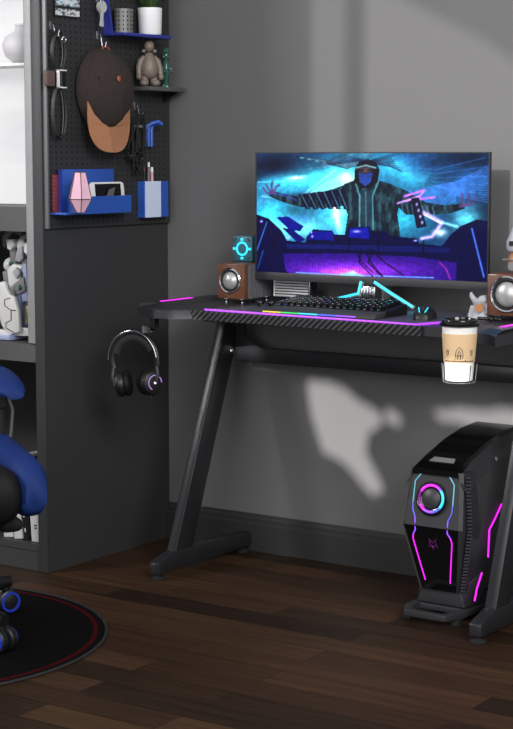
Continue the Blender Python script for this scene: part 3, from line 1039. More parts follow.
# LED strip
b = BM(); tube(b, [(.172, -.444, ZT + .002), (.60, -.472, ZT + .002), (.850, -.488, ZT + .002), (.868, -.43, ZT + .002), (.90, -.33, ZT + .002)], .0028, 8)
obj('light_strip', b, 'led_purple', desk)
b = BM(); prism(b, [(.175, -.440), (.60, -.468), (.845, -.484), (.865, -.43), (.895, -.33), (.90, -.09), (.22, -.09)], 2, ZT, ZT + .0012)
obj('desk_inlay', b, 'padcol', desk, smooth=False)
def zleg(x, yf, yb_, yt):
    # slanted leg, foot bar, levelling feet
    b = BM()
    loft(b, [[(x, yf + .075, .055), (x + .032, yf + .075, .055), (x + .032, yf + .155, .048), (x, yf + .155, .048)],
             [(x, yt, .70), (x + .032, yt, .70), (x + .032, yt + .078, .70), (x, yt + .078, .70)],
             [(x, yt + .02, ZB), (x + .032, yt + .02, ZB), (x + .032, yt + .10, ZB), (x, yt + .10, ZB)]])
    lg = obj('leg', b, 'deskmetal', desk, bevel=.003, seg=2)
    b = BM()
    prism(b, [(yf, .020), (yf + .02, .018), (yb_ - .01, .018), (yb_, .022), (yb_, .060), (yf + .17, .072), (yf + .075, .072), (yf + .02, .058), (yf, .050)], 0, x - .001, x + .033)
    ft = obj('foot_bar', b, 'deskmetal', desk, bevel=.003)
    for y in (yf + .018, yb_ - .025):
        b = BM(); lathe(b, [(0, .0005), (.020, .0005), (.021, .006), (.012, .010), (.008, .012), (.008, .020), (0, .020)], (x + .016, y, 0), seg=20)
        obj('levelling_foot', b, 'rubber', desk)
    for z, y in ((.62, yt + .03), (.70, yt + .05)):
        b = BM(); lathe(b, [(0, 0), (.007, 0), (.006, .003), (0, .0035)], (x + .032, y, z), (1, 0, 0), 12)
        obj('bolt', b, 'steel', desk)
zleg(.0, -.478, -.018, -.150)
zleg(1.035, -.535, -.018, -.235)
b = BM(); box(b, .033, 1.034, -.105, -.08, .588, .632)
obj('crossbar', b, 'deskmetal', desk, bevel=.002)
b = BM(); prism(b, [(.033, .72), (.033, .60), (.06, .60), (.12, .60), (.12, .632), (.07, .66), (.06, .745)], 1, -.1, -.094)
obj('gusset', b, 'deskmetal', desk)
b = BM(); box(b, .06, 1.02, -.30, -.26, .722, ZB)
obj('under_rail', b, 'deskmetal', desk, bevel=.002)

# ------------------------------------------------------------------ monitor
MY = -.17
mx0, mx1, mz0, mz1 = .157, .886, .860, 1.195
mon = thing('monitor', (.52, MY, ZT), 'wide flat monitor showing a cyan and purple stage scene', 'monitor')
b = BM(); box(b, mx0 - .004, mx1 + .002, MY, MY + .010, mz0 - .020, mz1 + .003)
loft(b, [[(.28, MY + .010, .87), (.77, MY + .010, .87), (.77, MY + .010, 1.16), (.28, MY + .010, 1.16)], [(.36, MY + .06, .92), (.69, MY + .06, .92), (.69, MY + .06, 1.10), (.36, MY + .06, 1.10)]])
obj('housing', b, 'black', mon, smooth=False)
b = BM(); box(b, mx0 - .004, mx1 + .003, MY - .004, MY, mz0 - .022, mz0); 
obj('chin', b, mat('dark_grey_bezel', rgb(52, 52, 55), .45), mon, bevel=.001)
b = BM(); box(b, mx0 - .004, mx0, MY - .003, MY, mz0, mz1 + .003); box(b, mx1, mx1 + .003, MY - .003, MY, mz0, mz1 + .003); box(b, mx0, mx1, MY - .003, MY, mz1, mz1 + .003)
obj('bezel', b, mat('slim_bezel', rgb(38, 38, 42), .4), mon, smooth=False)

def art(U, V):
    X = 257 + 234 * U
    Y = 153.5 + (1 - V) * (117.5 + 10 * U)
    n1 = vnoise(X / 40, Y / 60, 1.0, 1, 5)
    n2 = vnoise((X - Y * .8) / 90, (Y + X * .35) / 14, 1.0, 2, 4)
    n3 = vnoise((X + Y) / 30, Y / 30, 1.0, 5, 5)
    one = np.ones(U.shape + (3,))
    col = C(26, 62, 92) * one
    def blend(c, a):
        nonlocal col
        a = np.clip(a, 0, 1)[..., None]
        col = col * (1 - a) + c * a
    def G(cx, cy, sx, sy, rot=0):
        dx, dy = X - cx, Y - cy
        c_, s_ = math.cos(rot), math.sin(rot)
        u, v_ = dx * c_ + dy * s_, -dx * s_ + dy * c_
        return np.exp(-(u / sx) ** 2 - (v_ / sy) ** 2)
    def seg(p, q):
        px, py = p; qx, qy = q
        dx, dy = qx - px, qy - py
        t_ = np.clip(((X - px) * dx + (Y - py) * dy) / (dx * dx + dy * dy + 1e-9), 0, 1)
        return np.hypot(X - px - t_ * dx, Y - py - t_ * dy)
    def line(pts, wd, c, a=1.0):
        d = np.min([seg(p, q) for p, q in zip(pts, pts[1:])], axis=0)
        blend(c, a * np.exp(-(d / wd) ** 2))
    def inside(P_):
        r = np.zeros(U.shape, bool)
        j = len(P_) - 1
        for i in range(len(P_)):
            xi, yi = P_[i]; xj, yj = P_[j]
            if yi != yj:
                r ^= ((yi > Y) != (yj > Y)) & (X < (xj - xi) * (Y - yi) / (yj - yi) + xi)
            j = i
        return r.astype(float)
    # sky of light
    blend(C(52, 130, 165), G(330, 190, 70, 30, -.2) * .9)
    blend(C(78, 210, 225), G(300, 180, 34, 9, -.12) * 1.0)
    blend(C(90, 205, 225), G(345, 172, 26, 14, -.5) * .9)
    blend(C(130, 225, 240), G(355, 182, 20, 12, -.4) * .85)
    blend(C(70, 200, 225), G(275, 222, 26, 20, .3) * .95)
    blend(C(130, 220, 240), G(300, 228, 34, 10, 0) * .9)
    blend(C(80, 205, 225), G(345, 222, 22, 26, 0) * .9)
    blend(C(150, 230, 245), G(343, 212, 6, 22, -.2) * .8)
    blend(C(60, 175, 200), G(405, 215, 26, 20, 0) * .95)
    blend(C(70, 190, 215), G(405, 168, 40, 12, .5) * .8)
    blend(C(110, 215, 235), G(470, 218, 12, 12, 0) * .9)
    blend(C(50, 120, 185), G(465, 185, 34, 14, -.3) * .7)
    blend(C(36, 80, 130), G(440, 165, 50, 10, .2) * .7)
    col = col * (.62 + .8 * n3[..., None])
    blend(C(18, 24, 48), G(275, 165, 34, 13, -.05) * .95)
    blend(C(14, 30, 56), G(478, 160, 30, 9, .1) * .8)
    blend(C(20, 28, 50), G(300, 196, 22, 3, -.1) * .5)
    blend(C(18, 30, 55), np.clip((n2 - .55) * 3.5, 0, .75) * G(420, 175, 90, 40))
    blend(C(200, 240, 250), np.clip((n2 - .66) * 6, 0, .7) * G(340, 180, 60, 35))
    for k in range(16):
        y0_ = 176 + k * 2.1
        line([(392 + k * 3, 196 + k * 1.2), (430 + k * 2, 188 + k * .8), (460, 182 + k * .9), (491, 166 + k * 2.4)], .55, C(100, 150, 250), .42)
    for k in range(9):
        line([(300 + 4 * k, 157 + k * .8), (326 + 3 * k, 160 + k), (352, 164 + k * .6), (368, 160 + k * .4)], .6, C(130, 190, 210) if k % 2 else C(22, 22, 40), .7)
    for k in range(5):
        line([(404 + k, 166 + k), (440, 170 + 4 * k), (488, 158 + 9 * k)], .5, C(80, 130, 200), .4)
    # rays
    line([(258, 182), (312, 181)], .5, C(120, 220, 240), .6)
    line([(341, 170), (300, 200), (262, 196)], 1.0, C(190, 235, 245), .4)
    # floating bright field behind the performer
    blend(C(150, 215, 245), inside([(330, 182), (352, 172), (362, 182), (352, 196), (310, 206), (300, 202)]) * .6)
    blend(C(225, 248, 255), (G(352, 178, 7, 5) + G(342, 214, 3, 16, -.2) + G(446, 232, 6, 4) + G(300, 178, 10, 2, -.1) + G(322, 205, 18, 1.5)) * .8)
    # performer: generic robed figure with arms spread
    dark = C(22, 34, 48)
    torso = [(350, 184), (361, 180), (368, 186), (376, 186), (384, 180), (398, 184), (408, 196), (404, 214), (408, 240), (350, 240), (354, 214), (348, 200)]
    larm = [(352, 184), (338, 189), (322, 193), (300, 196), (284, 193), (272, 190), (270, 196), (286, 202), (304, 207), (330, 208), (348, 206), (356, 200)]
    rarm = [(396, 184), (412, 190), (432, 202), (450, 205), (466, 203), (470, 208), (455, 213), (430, 215), (412, 214), (402, 204)]
    a = np.maximum.reduce([inside(torso), inside(larm), inside(rarm)])
    blend(dark, a)
    tex = np.clip((vnoise(X / 10, Y / 26, 3, 9) - .42) * 2.2, 0, .6)
    blend(C(66, 112, 118), a * tex)
    for k in range(6):
        x = 302 + 8 * k
        blend(C(14, 14, 44), inside([(x, 194 - k * .8), (x + 9, 193 - k), (x + 13, 209), (x + 8, 209)]) * .85)
        line([(x + 3, 194 - k * .8), (x + 11, 208)], .5, C(120, 190, 210), .55)
    for k in range(7):
        line([(408 + 5 * k, 203 + k * .6), (410 + 5 * k, 213 + k * .1)], .8, C(92, 130, 150), .6)
    line([(270, 192), (290, 196), (300, 200)], 1.0, C(70, 80, 180), .6)
    # hands
    for pts in ([(275, 193), (270, 189), (267, 184)], [(275, 193), (273, 186), (274, 182)], [(276, 192), (278, 187), (281, 185)], [(273, 194), (267, 192), (264, 188)], [(466, 206), (472, 201), (473, 194)], [(466, 206), (476, 204), (479, 198)], [(464, 206), (467, 198), (466, 194)]):
        line(pts, 1.1, C(86, 66, 110), 1)
    # lapels
    line([(361, 181), (366, 196), (366, 238)], .8, C(96, 150, 158), .9)
    line([(385, 181), (379, 196), (380, 238)], .8, C(84, 140, 152), .9)
    blend(C(38, 62, 78), inside([(367, 190), (378, 190), (379, 238), (367, 238)]) * .8)
    line([(372, 192), (373, 238)], .5, C(120, 160, 165), .6)
    # hood and face
    blend(C(24, 22, 36), inside([(360, 182), (361, 168), (366, 161), (374, 159), (382, 162), (386, 170), (384, 182), (376, 188), (367, 188)]))
    blend(C(120, 90, 96), G(371.5, 170, 5.5, 3.2) * .9)
    blend(C(44, 70, 140), inside([(364.5, 172.5), (372, 174), (379, 172.5), (377, 182), (371.5, 186), (366, 182)]) * .95)
    blend(C(20, 18, 26), G(369, 170, 1.6, .8) + G(374.6, 170, 1.6, .8))
    line([(362, 168), (372, 165.5), (382, 168)], .8, C(150, 210, 220), .7)
    # hair streaming from the hood
    for k in range(9):
        line([(368 + k, 160), (358 - k * 2, 157 + k * .9), (344 - k * 3, 155 + k * 1.5)], .45, C(40, 50, 80), .7)
        line([(378, 160 + k * .5), (388 + k, 158 + k * 1.1), (396 + k * 1.5, 156 + k * 2)], .45, C(30, 30, 56), .7)
    # magenta spark sash
    line([(411, 196), (430, 190), (424, 199), (440, 197)], 1.2, C(190, 120, 250), .95)
    line([(404, 203), (425, 196), (413, 201)], .9, C(215, 160, 255), .9)
    blend(C(24, 20, 50), inside([(417, 198), (425, 197), (433, 226), (423, 228)]) * .95)
    for k in range(4):
        blend(C(190, 190, 240), G(423 + k * 1.8, 204 + k * 6, 1.1, 1.6) * .9)
    line([(430, 212), (448, 222), (438, 236), (428, 238)], 1.7, C(190, 170, 250), .95)
    line([(448, 222), (462, 226)], 1.3, C(150, 220, 250), .8)
    line([(430, 214), (447, 223)], .7, C(240, 220, 255), .9)
    # consoles
    navy = C(12, 12, 62)
    blend(C(60, 110, 200), inside([(286, 222), (292, 216), (312, 214), (313, 223), (306, 232), (290, 230)]) * .2)
    blend(C(18, 22, 120), inside([(278, 217), (291, 216), (308, 226), (304, 231), (292, 229)]))
    blend(C(16, 18, 100), inside([(284, 227), (296, 229), (310, 239), (302, 243)]))
    blend(C(70, 150, 190), inside([(322, 233), (331, 221), (343, 231), (345, 235)]) * .8)
    blend(navy, inside([(257, 214), (270, 218), (284, 230), (290, 240), (310, 242), (311, 236), (318, 229), (338, 230), (340, 234), (352, 234), (354, 227), (376, 226), (378, 230), (394, 231), (396, 235), (424, 238), (426, 243), (448, 245), (456, 234), (466, 225), (480, 219), (491, 220), (491, 285), (257, 285)]))
    blend(C(28, 34, 170), inside([(314, 231), (338, 231), (340, 240), (313, 239)]) * .6)
    blend(C(30, 40, 190), inside([(356, 228), (375, 227), (376, 238), (355, 237)]) * .6)
    blend(C(170, 170, 255), G(363, 231, 4, 1.2) + G(317, 236, 1.2, 1.2) + G(422, 240, 2, .8) + G(291, 237, 2, 1.2) + G(262, 221, 1.5, 1.2) + G(316, 232, 1, 1))
    for k in range(5):
        line([(290, 244 + k * .8), (455, 247 + k * 1.2)], .35, C(40, 60, 150), .5)
    for x in (276, 355, 385, 430):
        line([(x, 240), (x, 252)], .6, C(4, 4, 16), .9)
    # purple front panel
    pp = inside([(286, 253), (352, 253), (420, 256), (462, 262), (462, 285), (300, 285), (288, 268)])
    blend(C(56, 20, 130), pp * .85)
    blend(C(170, 70, 240), pp * (G(360, 270, 60, 9) * .9))
    blend(C(230, 120, 250), pp * G(352, 272, 26, 4) * .9)
    blend(C(40, 14, 90), pp * ((np.sin(Y * 4.2) > .3) * .28 + (np.sin(X * 2.2) > .6) * .12))
    blend(C(120, 220, 250), inside([(345, 274), (360, 270), (366, 274), (376, 277), (350, 277)]) * .6)
    line([(300, 272), (340, 274), (440, 277)], .6, C(110, 190, 250), .8)
    line([(257, 250), (268, 222)], .7, C(60, 120, 190), .9)
    line([(258, 268), (264, 250)], .6, C(50, 110, 190), .7)
    line([(476, 228), (488, 276)], .8, C(90, 130, 230), .9)
    line([(446, 262), (452, 268), (456, 278)], .9, C(140, 50, 150), .9)
    for pts in ([(362, 250), (369, 262), (380, 272)], [(372, 250), (378, 262), (390, 276)], [(380, 250), (375, 262), (388, 275)], [(368, 248), (366, 262), (380, 276)], [(376, 248), (392, 262), (410, 274)]):
        line(pts, .6, C(12, 6, 30), 1)
    col = col * (.82 + .32 * vnoise(X / 6, Y / 6, 2, 12, 3)[..., None])
    col = np.clip(col, 0, 1.4) ** 1.28 * 1.38
    return slin(col)
painted_grid('screen', mon, (mx0, MY - .001, mz0), (mx1 - mx0, 0, 0), (0, 0, mz1 - mz0), 400, 190, art, attr_emit('screen_picture', 1.3))
# stand
b = BM(); box(b, .505, .565, MY + .05, MY + .075, .83, 1.0); box(b, .508, .562, MY + .02, MY + .06, .795, .842)
obj('stand_neck', b, 'mechgrey', mon, bevel=.004)
b = BM(); box(b, .512, .558, MY - .02, MY + .04, .800, .835); 
for k in range(5): box(b, .514 + k * .009, .519 + k * .009, MY - .023, MY - .018, .804, .831)
obj('stand_hub', b, 'steel', mon, bevel=.002)
for pts in ([(.515, -.185, .845), (.512, -.195, .812), (.36, -.115, ZT + .008)], [(.556, -.185, .845), (.60, -.17, .815), (.655, -.145, ZT + .008)]):
    b = BM(); tube(b, [(x, y, z) for x, y, z in pts], .0065, 8)
    lg = obj('stand_leg', b, 'mechgrey', mon)
    b = BM(); tube(b, [(x, y - .006, z + .003) for x, y, z in pts], .0040, 8)
    obj('light_strip', b, 'led_cyan', lg)

# ------------------------------------------------------------------ speakers
def speaker(x0, yf, wd, dp, h, label):
    z0 = ZT + .013
    t = thing('speaker', (x0 + wd / 2, yf + dp / 2, ZT + .001), label, 'speaker', 'walnut fronted desktop speakers')
    b = BM(); box(b, x0, x0 + wd, yf, yf + .022, z0, z0 + h)
    obj('front_baffle', b, 'walnut', t, bevel=.003)
    b = BM(); box(b, x0 + .002, x0 + wd - .002, yf + .022, yf + dp, z0 + .001, z0 + h - .001)
    cb = obj('cabinet_body', b, 'greyfin', t, smooth=False)
    b = BM()
    n = int((dp - .03) / .009)
    for k in range(n):
        y = yf + .027 + k * .009
        box(b, x0 + wd - .002, x0 + wd + .001, y, y + .005, z0 + .002, z0 + h - .002)
    obj('side_ribs', b, 'greyfin', cb, smooth=False)
    b = BM(); box(b, x0 + .001, x0 + wd - .001, yf + .0222, yf + dp, z0 + h - .001, z0 + h + .001)
    obj('top_panel', b, 'walnut', t, smooth=False)
    c = (x0 + wd * .48, yf, z0 + h * .52)
    r = wd * .40
    b = BM(); lathe(b, [(r * .86, -.001), (r, -.001), (r * 1.0, .003), (r * .93, .006), (r * .86, .004), (r * .84, .0)], c, (0, -1, 0), 36)
    obj('driver_ring', b, 'chrome', t)
    b = BM(); lathe(b, [(0, .0005), (r * .84, .0005), (r * .86, .003), (r * .78, .004), (r * .70, .0), (r * .66, .0014)], c, (0, -1, 0), 36)
    obj('driver_surround', b, 'rubber', t)
    b = BM(); lathe(b, [(0, .0), (r * .68, .0008), (r * .66, .004), (r * .5, .008), (r * .28, .011), (0, .012)], c, (0, -1, 0), 36)
    obj('driver_cone', b, 'cone', t, angle=80)
    for ax in (.2, .8):
        for ay in (.012, dp - .02):
            b = BM(); lathe(b, [(0, 0), (.005, 0), (.005, .003), (.011, .010), (.011, .0125), (0, .0125)], (x0 + wd * ax, yf + ay + .006, ZT + .0015), seg=14)
            obj('foot', b, 'chrome', t)
    return z0 + h
ztop = speaker(.060, -.228, .092, .155, .100, 'left walnut speaker with grey ribbed side, by the monitor')
speaker(.932, -.262, .118, .155, .106, 'right walnut speaker at the picture edge')

# cyan lit cube on left speaker
t = thing('lit_cube', (.10, -.12, ztop + .002), 'small cube with a glowing cyan ring on the left speaker', 'cube ornament')
c0 = Vector((.088, -.115, ztop + .0015))
b = BM(); box(b, c0.x - .034, c0.x + .034, c0.y - .03, c0.y + .03, c0.z, c0.z + .074)
obj('body', b, mat('teal_cube_shell', rgb(52, 100, 116), .35), t, bevel=.005)
cc = c0 + Vector((0, -.0305, .037))
b = BM(); tube(b, [cc + Vector((.018 * math.cos(a), 0, .018 * math.sin(a))) for a in [2 * PI * k / 24 for k in range(24)]], .0032, 8, closed=True)
obj('glow_ring', b, 'led_cyan', t)
b = BM()
for a in (0, PI / 2, PI, 3 * PI / 2):
    obox(b, cc + Vector((.027 * math.cos(a), 0, .027 * math.sin(a))), (.009, .003, .007))
obj('glow_tab', b, 'led_cyan', t)
b = BM()
for sx in (-1, 1):
    for sz in (-1, 1):
        obox(b, cc + Vector((sx * .024, 0, sz * .026)), (.012, .003, .003), Matrix.Rotation(sx * sz * PI / 4, 3, 'Y'))
obj('corner_mark', b, 'clearplate', t)

# slatted box under monitor
t = thing('slatted_box', (.235, -.09, ZT + .002), 'small silver box with horizontal white slats beneath the monitor', 'box')
x0, x1, y0, y1 = .172, .298, -.112, -.070
z0 = ZT + .014
b = BM(); box(b, x0, x1, y0 + .006, y1, z0, z0 + .058)
bd = obj('body', b, 'pcshell', t, bevel=.003)
b = BM()
tube(b, [(q[0], y0 + .004, q[1]) for q in rect_round((x0 + x1) / 2, z0 + .029, x1 - x0 - .006, .056, .006)], .003, 6, closed=True)
obj('frame', b, 'steel', t)
for k in range(7):
    b = BM(); box(b, x0 + .006, x1 - .006, y0, y0 + .005, z0 + .004 + k * .0078, z0 + .0082 + k * .0078)
    obj('slat', b, 'white', t)
for x in (x0 + .015, x1 - .015):
    b = BM(); box(b, x - .006, x + .006, y0 + .01, y1 - .01, ZT + .0015, z0)
    obj('foot', b, 'black', t)

# earbud case / cable stub behind keyboard
t = thing('earbuds', (.27, -.31, ZT + .002), 'small pair of black earbuds left of the keyboard', 'earbuds')
for dx, dy in ((0, 0), (.03, .012)):
    b = BM(); ball(b, (.235 + dx, -.27 + dy, ZT + .0115), (.012, .010, .010), 12, 8)
    tube(b, [(.235 + dx, -.27 + dy, ZT + .008), (.25 + dx, -.285 + dy, ZT + .006)], .004, 8)
    obj('earbud', b, 'blackgloss', t)

# ------------------------------------------------------------------ keyboard
KX0, KX1, KY0, KY1 = .352, .700, -.435, -.262
kb = thing('keyboard', ((KX0 + KX1) / 2, (KY0 + KY1) / 2, ZT + .002), 'black backlit keyboard with rainbow light bar on the wrist rest', 'keyboard')
zk = ZT + .0015
b = BM()
prism(b, [(KY0 + .055, zk), (KY1, zk), (KY1, zk + .028), (KY0 + .058, zk + .016)], 0, KX0, KX1)
obj('base', b, 'black', kb, bevel=.002)
b = BM()
prism(b, [(KY0, zk), (KY0 + .053, zk), (KY0 + .053, zk + .015), (KY0 + .012, zk + .012), (KY0, zk + .004)], 0, KX0, KX1)
wrr = obj('wrist_rest', b, mat('wrist_rest_grey', rgb(52, 52, 55), .6), kb, bevel=.002)
bars = ['led_yellow', 'led_yellow', 'led_green', 'led_green', 'led_cyan', 'led_cyan', 'led_blue', 'led_blue', 'led_violet', 'led_violet']
for k, mm in enumerate(bars):
    b = BM()
    xa = KX0 + .004 + k * (KX1 - KX0 - .06) / len(bars)
    box(b, xa, xa + (KX1 - KX0 - .06) / len(bars), KY0 - .0015, KY0 + .002, zk + .003, zk + .0062)
    obj('light_segment', b, mm, wrr, smooth=False)
ky0 = KY0 + .064
legend = []
for nm_, c_ in (('white', (150, 160, 180)), ('cyan', (50, 160, 175)), ('green', (50, 150, 80)), ('violet', (110, 70, 190)), ('yellow', (160, 145, 60)), ('blue', (70, 85, 190))):
    M['key_' + nm_] = mat('key_legend_' + nm_, rgb(*(q // 2 for q in c_)), .4, emit=rgb(*c_), es=.8)
    legend.append('key_' + nm_)
kproto = []
for li, lg in enumerate(legend):
    b = BM()
    loft(b, [[(sx * .0086, sy * .0086, 0) for sx, sy in ((-1, -1), (1, -1), (1, 1), (-1, 1))], [(sx * .0066, sy * .0066, .010) for sx, sy in ((-1, -1), (1, -1), (1, 1), (-1, 1))]])
    obox(b, (-.002, .003, .0104), (.0026, .0022, .0008), mi=1)
    obox(b, (0, -.0087, .0015), (.006, .0010, .001), mi=1)
    o = obj('key', b, ['blackgloss', lg], kb, local=True, smooth=False)
    kproto.append([o, False])
base = worldloc(kb)
for r_ in range(5):
    for c_ in range(16):
        li = random.choice([0, 1, 1, 2, 3, 4, 5, 0])
        src, used = kproto[li]
        o = src if not used else copy_part(src)
        kproto[li][1] = True
        y = ky0 + .007 + r_ * .0222
        o.location = Vector((KX0 + .0145 + c_ * .0206, y, zk + .0165 + (y - KY0 - .058) / .122 * .012)) - base
        o.parent = kb
# mouse
t = thing('mouse', (.76, -.31, ZT + .002), 'black gaming mouse with cyan glints right of the keyboard', 'mouse')
c = Vector((.790, -.33, ZT + .0015))
rings = []
for k in range(11):
    a = k / 10
    hw = .030 * (math.sin(PI * (a * .86 + .07))) ** .45
    hh = .032 * (math.sin(PI * (a * .8 + .1))) ** .7
    y = -.055 + .11 * a
    rr = []
    for j in range(9):
        th = PI * j / 8
        rr.append(c + Vector((hw * math.cos(th), y, hh * math.sin(th) ** .7)))
    rings.append(rr)
b = BM(); loft(b, rings)
RZ = Matrix.Rotation(.35, 3, 'Z')
for v_ in b.verts: v_.co = c + RZ @ (v_.co - c)
ms = obj('shell', b, 'black', t, angle=60)
b = BM(); 
for v0 in ((-.012,), (.012,)):
    tube(b, [c + RZ @ Vector((v0[0] * .6, -.050, .021)), c + RZ @ Vector((v0[0], -.030, .031))], .0016, 6)
obj('light_accent', b, 'led_cyan', ms)
b = BM(); lathe(b, [(0, -.004), (.008, -.004), (.008, .004), (0, .004)], c + RZ @ Vector((0, -.03, .027)), RZ @ Vector((1, 0, 0)), 14)
obj('scroll_wheel', b, 'rubber', t)

# grey guardian statuette by right speaker
t = thing('resin_statuette', (.93, -.19, ZT + .002), 'small pale grey resin statuette between monitor and right speaker', 'statuette')
c = Vector((.905, -.245, ZT + .0015))
b = BM()
lathe(b, [(0, 0), (.026, 0), (.024, .01), (.017, .02), (.018, .034), (.022, .045), (.014, .052), (0, .053)], c, seg=14)
tube(b, [c + Vector((-.015, 0, .045)), c + Vector((-.024, -.004, .058)), c + Vector((-.026, -.002, .066))], [.008, .006, .003], 8)
tube(b, [c + Vector((.014, 0, .042)), c + Vector((.024, -.004, .030)), c + Vector((.022, -.01, .014))], [.008, .007, .005], 8)
obox(b, c + Vector((-.016, -.008, .018)), (.018, .018, .03), Matrix.Rotation(.2, 3, 'Y'), .8)
obox(b, c + Vector((.012, -.006, .052)), (.02, .02, .016), Matrix.Rotation(-.3, 3, 'Y'), .8)
obj('body', b, 'stone', t, angle=40)
b = BM(); lathe(b, [(0, -.004), (.012, -.004), (.012, .004), (0, .004)], c + Vector((.012, -.028, .030)), (0.2, -1, 0), 6)
obj('chest_plate', b, 'orange', t)
t = thing('trinket', (.955, -.30, ZT + .002), 'tiny dark pebbled trinkets in front of the right speaker', 'trinkets')
b = BM()
for k in range(9):
    ball(b, (.925 + k * .0075, -.290 + random.uniform(-.004, .004), ZT + .0065), (.0055, .005, .005), 8, 6)
obj('beads', b, 'black', t)

# figurine on right speaker: pale helmet, orange round body
zt = ZT + .013 + .106 + .001
t = thing('toy_figurine', (1.0, -.20, zt), 'pale grey and orange round-bodied toy on the right speaker', 'figurine')
c = Vector((.998, -.215, zt + .001))
b = BM(); ball(b, c + Vector((0, 0, .030)), (.029, .029, .030), 20, 14)
obj('body', b, 'orange', t, angle=80)
b = BM(); tube(b, [c + Vector((.0295 * math.cos(a), .0295 * math.sin(a), .034)) for a in [2 * PI * k / 24 for k in range(24)]], .003, 6, closed=True)
tube(b, [c + Vector((-.026, -.004, .034)), c + Vector((-.046, -.004, .032))], [.003, .002], 6)
lathe(b, [(.008, 0), (.011, 0), (.011, .002), (.008, .002)], c + Vector((-.006, -.029, .018)), (0, -1, 0), 12)
obj('belt', b, 'mechgrey', t)
b = BM(); lathe(b, [(0, .056), (.030, .056), (.034, .064), (.033, .082), (.026, .098), (.020, .112), (.010, .128), (.004, .132), (0, .132)], c, seg=20)
hd = obj('helmet', b, 'stone', t, angle=50)
b = BM(); box(b, c.x - .012, c.x + .012, c.y - .036, c.y - .030, c.z + .070, c.z + .082)
obj('visor', b, 'black', hd)
b = BM(); tube(b, [c + Vector((.0, 0, .13)), c + Vector((.003, 0, .150))], [.004, .0025], 8)
obj('antenna', b, 'stone', hd)

# ------------------------------------------------------------------ coffee cup in its holder
cc = Vector((1.056, -.648, 0))
zc = .662
t = thing('cup_holder', (cc.x, cc.y, .655), 'thin steel wire cup holder clipped to the desk front', 'cup holder')
b = BM()
for z, r in ((.662, .038),):
    tube(b, [(cc.x + r * math.cos(a), cc.y + r * math.sin(a), z) for a in [2 * PI * k / 28 for k in range(28)]], .0016, 6, closed=True)
obj('wire_ring', b, 'steel', t)
b = BM()
for a in (-2.9, -2.25, -.4, .5, 2.2):
    tube(b, [(cc.x, cc.y, .662), (cc.x + .038 * math.cos(a), cc.y + .038 * math.sin(a), .662), (cc.x + .042 * math.cos(a), cc.y + .042 * math.sin(a), .705)], .0015, 6)
obj('wire_post', b, 'steel', t)
b = BM(); tube(b, [(cc.x, cc.y + .041, .704), (cc.x, cc.y + .046, .72), (cc.x, cc.y + .050, .742)], .0015, 6)
obj('mounting_clip', b, 'steel', t)
t = thing('coffee_cup', (cc.x, cc.y, .6655), 'white takeaway coffee cup with kraft sleeve and black lid', 'coffee cup')
H = .130
b = BM(); lathe(b, [(0, .001), (.030, .0), (.032, .002), (.0415, H), (0, H)], (cc.x, cc.y, .6655), seg=40)
obj('paper_cup', b, 'cup', t, angle=40)
def rc(z): return .032 + (.0415 - .032) * z / H
b = BM()
zs = [.045 + (.112 - .045) * k / 8 for k in range(9)]
lathe(b, [(rc(.045), .045)] + [(rc(z) + .0012, z) for z in zs] + [(rc(.112), .112)], (cc.x, cc.y, .6655), seg=40)
sl = obj('sleeve', b, 'kraft', t, angle=40)
b = BM(); lathe(b, [(0, H - .003), (.0425, H - .003), (.0465, H), (.047, H + .005), (.044, H + .007), (.042, H + .013), (.037, H + .015), (.036, H + .011), (0, H + .011)], (cc.x, cc.y, .6655), seg=40)
obj('lid', b, 'blackgloss', t, angle=40)
# sleeve print: little seated figure, two small tags, wavy ground line
VD = math.atan2(-4.207 - cc.y, 2.909 - cc.x)
def on_sleeve(u, z, lift=.0022):
    r = rc(z) + lift
    a = VD + u / r
    return (cc.x + r * math.cos(a), cc.y + r * math.sin(a), .6655 + z + .008)
b = BM()
def stroke(pts, w_=.0007): tube(b, [on_sleeve(*p) for p in pts], w_, 5)
stroke([(-.007, .046), (-.009, .055), (-.007, .067), (0, .074), (.007, .067), (.009, .055), (.007, .046)])
stroke([(-.003, .062), (0, .066), (.003, .062), (0, .057), (-.003, .062)])
stroke([(-.005, .057), (-.003, .050), (0, .056), (.003, .050), (.005, .057)])
stroke([(-.003, .056), (-.003, .045)], .001); stroke([(.003, .056), (.003, .045)], .001)
for u0 in (-.030, .031):
    stroke([(u0 - .003, .066), (u0 + .003, .066), (u0 + .0025, .056), (u0, .053), (u0 - .0025, .056), (u0 - .003, .066)])
    stroke([(u0 - .002, .062), (u0 + .002, .062)])
stroke([(u / 1000, .0405 + .0008 * math.sin(u * 1.7)) for u in range(-40, 41, 2)], .0009)
stroke([(-.012, .041), (-.0115, .046)]); stroke([(.014, .041), (.016, .045)])
obj('printed_artwork', b, 'ink', sl)

# ------------------------------------------------------------------ headphones on hook
hx, hy = .004, -.458
t = thing('headphone_hook', (hx, hy, ZB), 'dark desk hook with a bright metal lip under the left wing', 'hook')
b = BM(); box(b, hx - .012, hx + .012, hy - .012, hy + .012, .712, ZB - .001)
obj('bracket', b, 'deskmetal', t, bevel=.002)
b = BM(); box(b, hx - .011, hx + .011, hy - .0345, hy - .0305, .702, .722)
prism(b, [(hy - .030, .712), (hy + .012, .712), (hy + .012, .704), (hy - .022, .704), (hy - .026, .716), (hy - .030, .716)], 0, hx - .013, hx + .013)
obj('lip', b, 'chrome', t)
hp = thing('headphones', (hx - .03, hy, .53), 'black over-ear headphones hanging from the desk hook', 'headphones')
hc_ = Vector((hx - .056, hy - .012, .608))
HR = Matrix.Rotation(math.radians(6), 3, 'Z') @ Matrix.Rotation(math.radians(-6), 3, 'Y')
def HP(x, y, z): return hc_ + HR @ Vector((x, y, z))
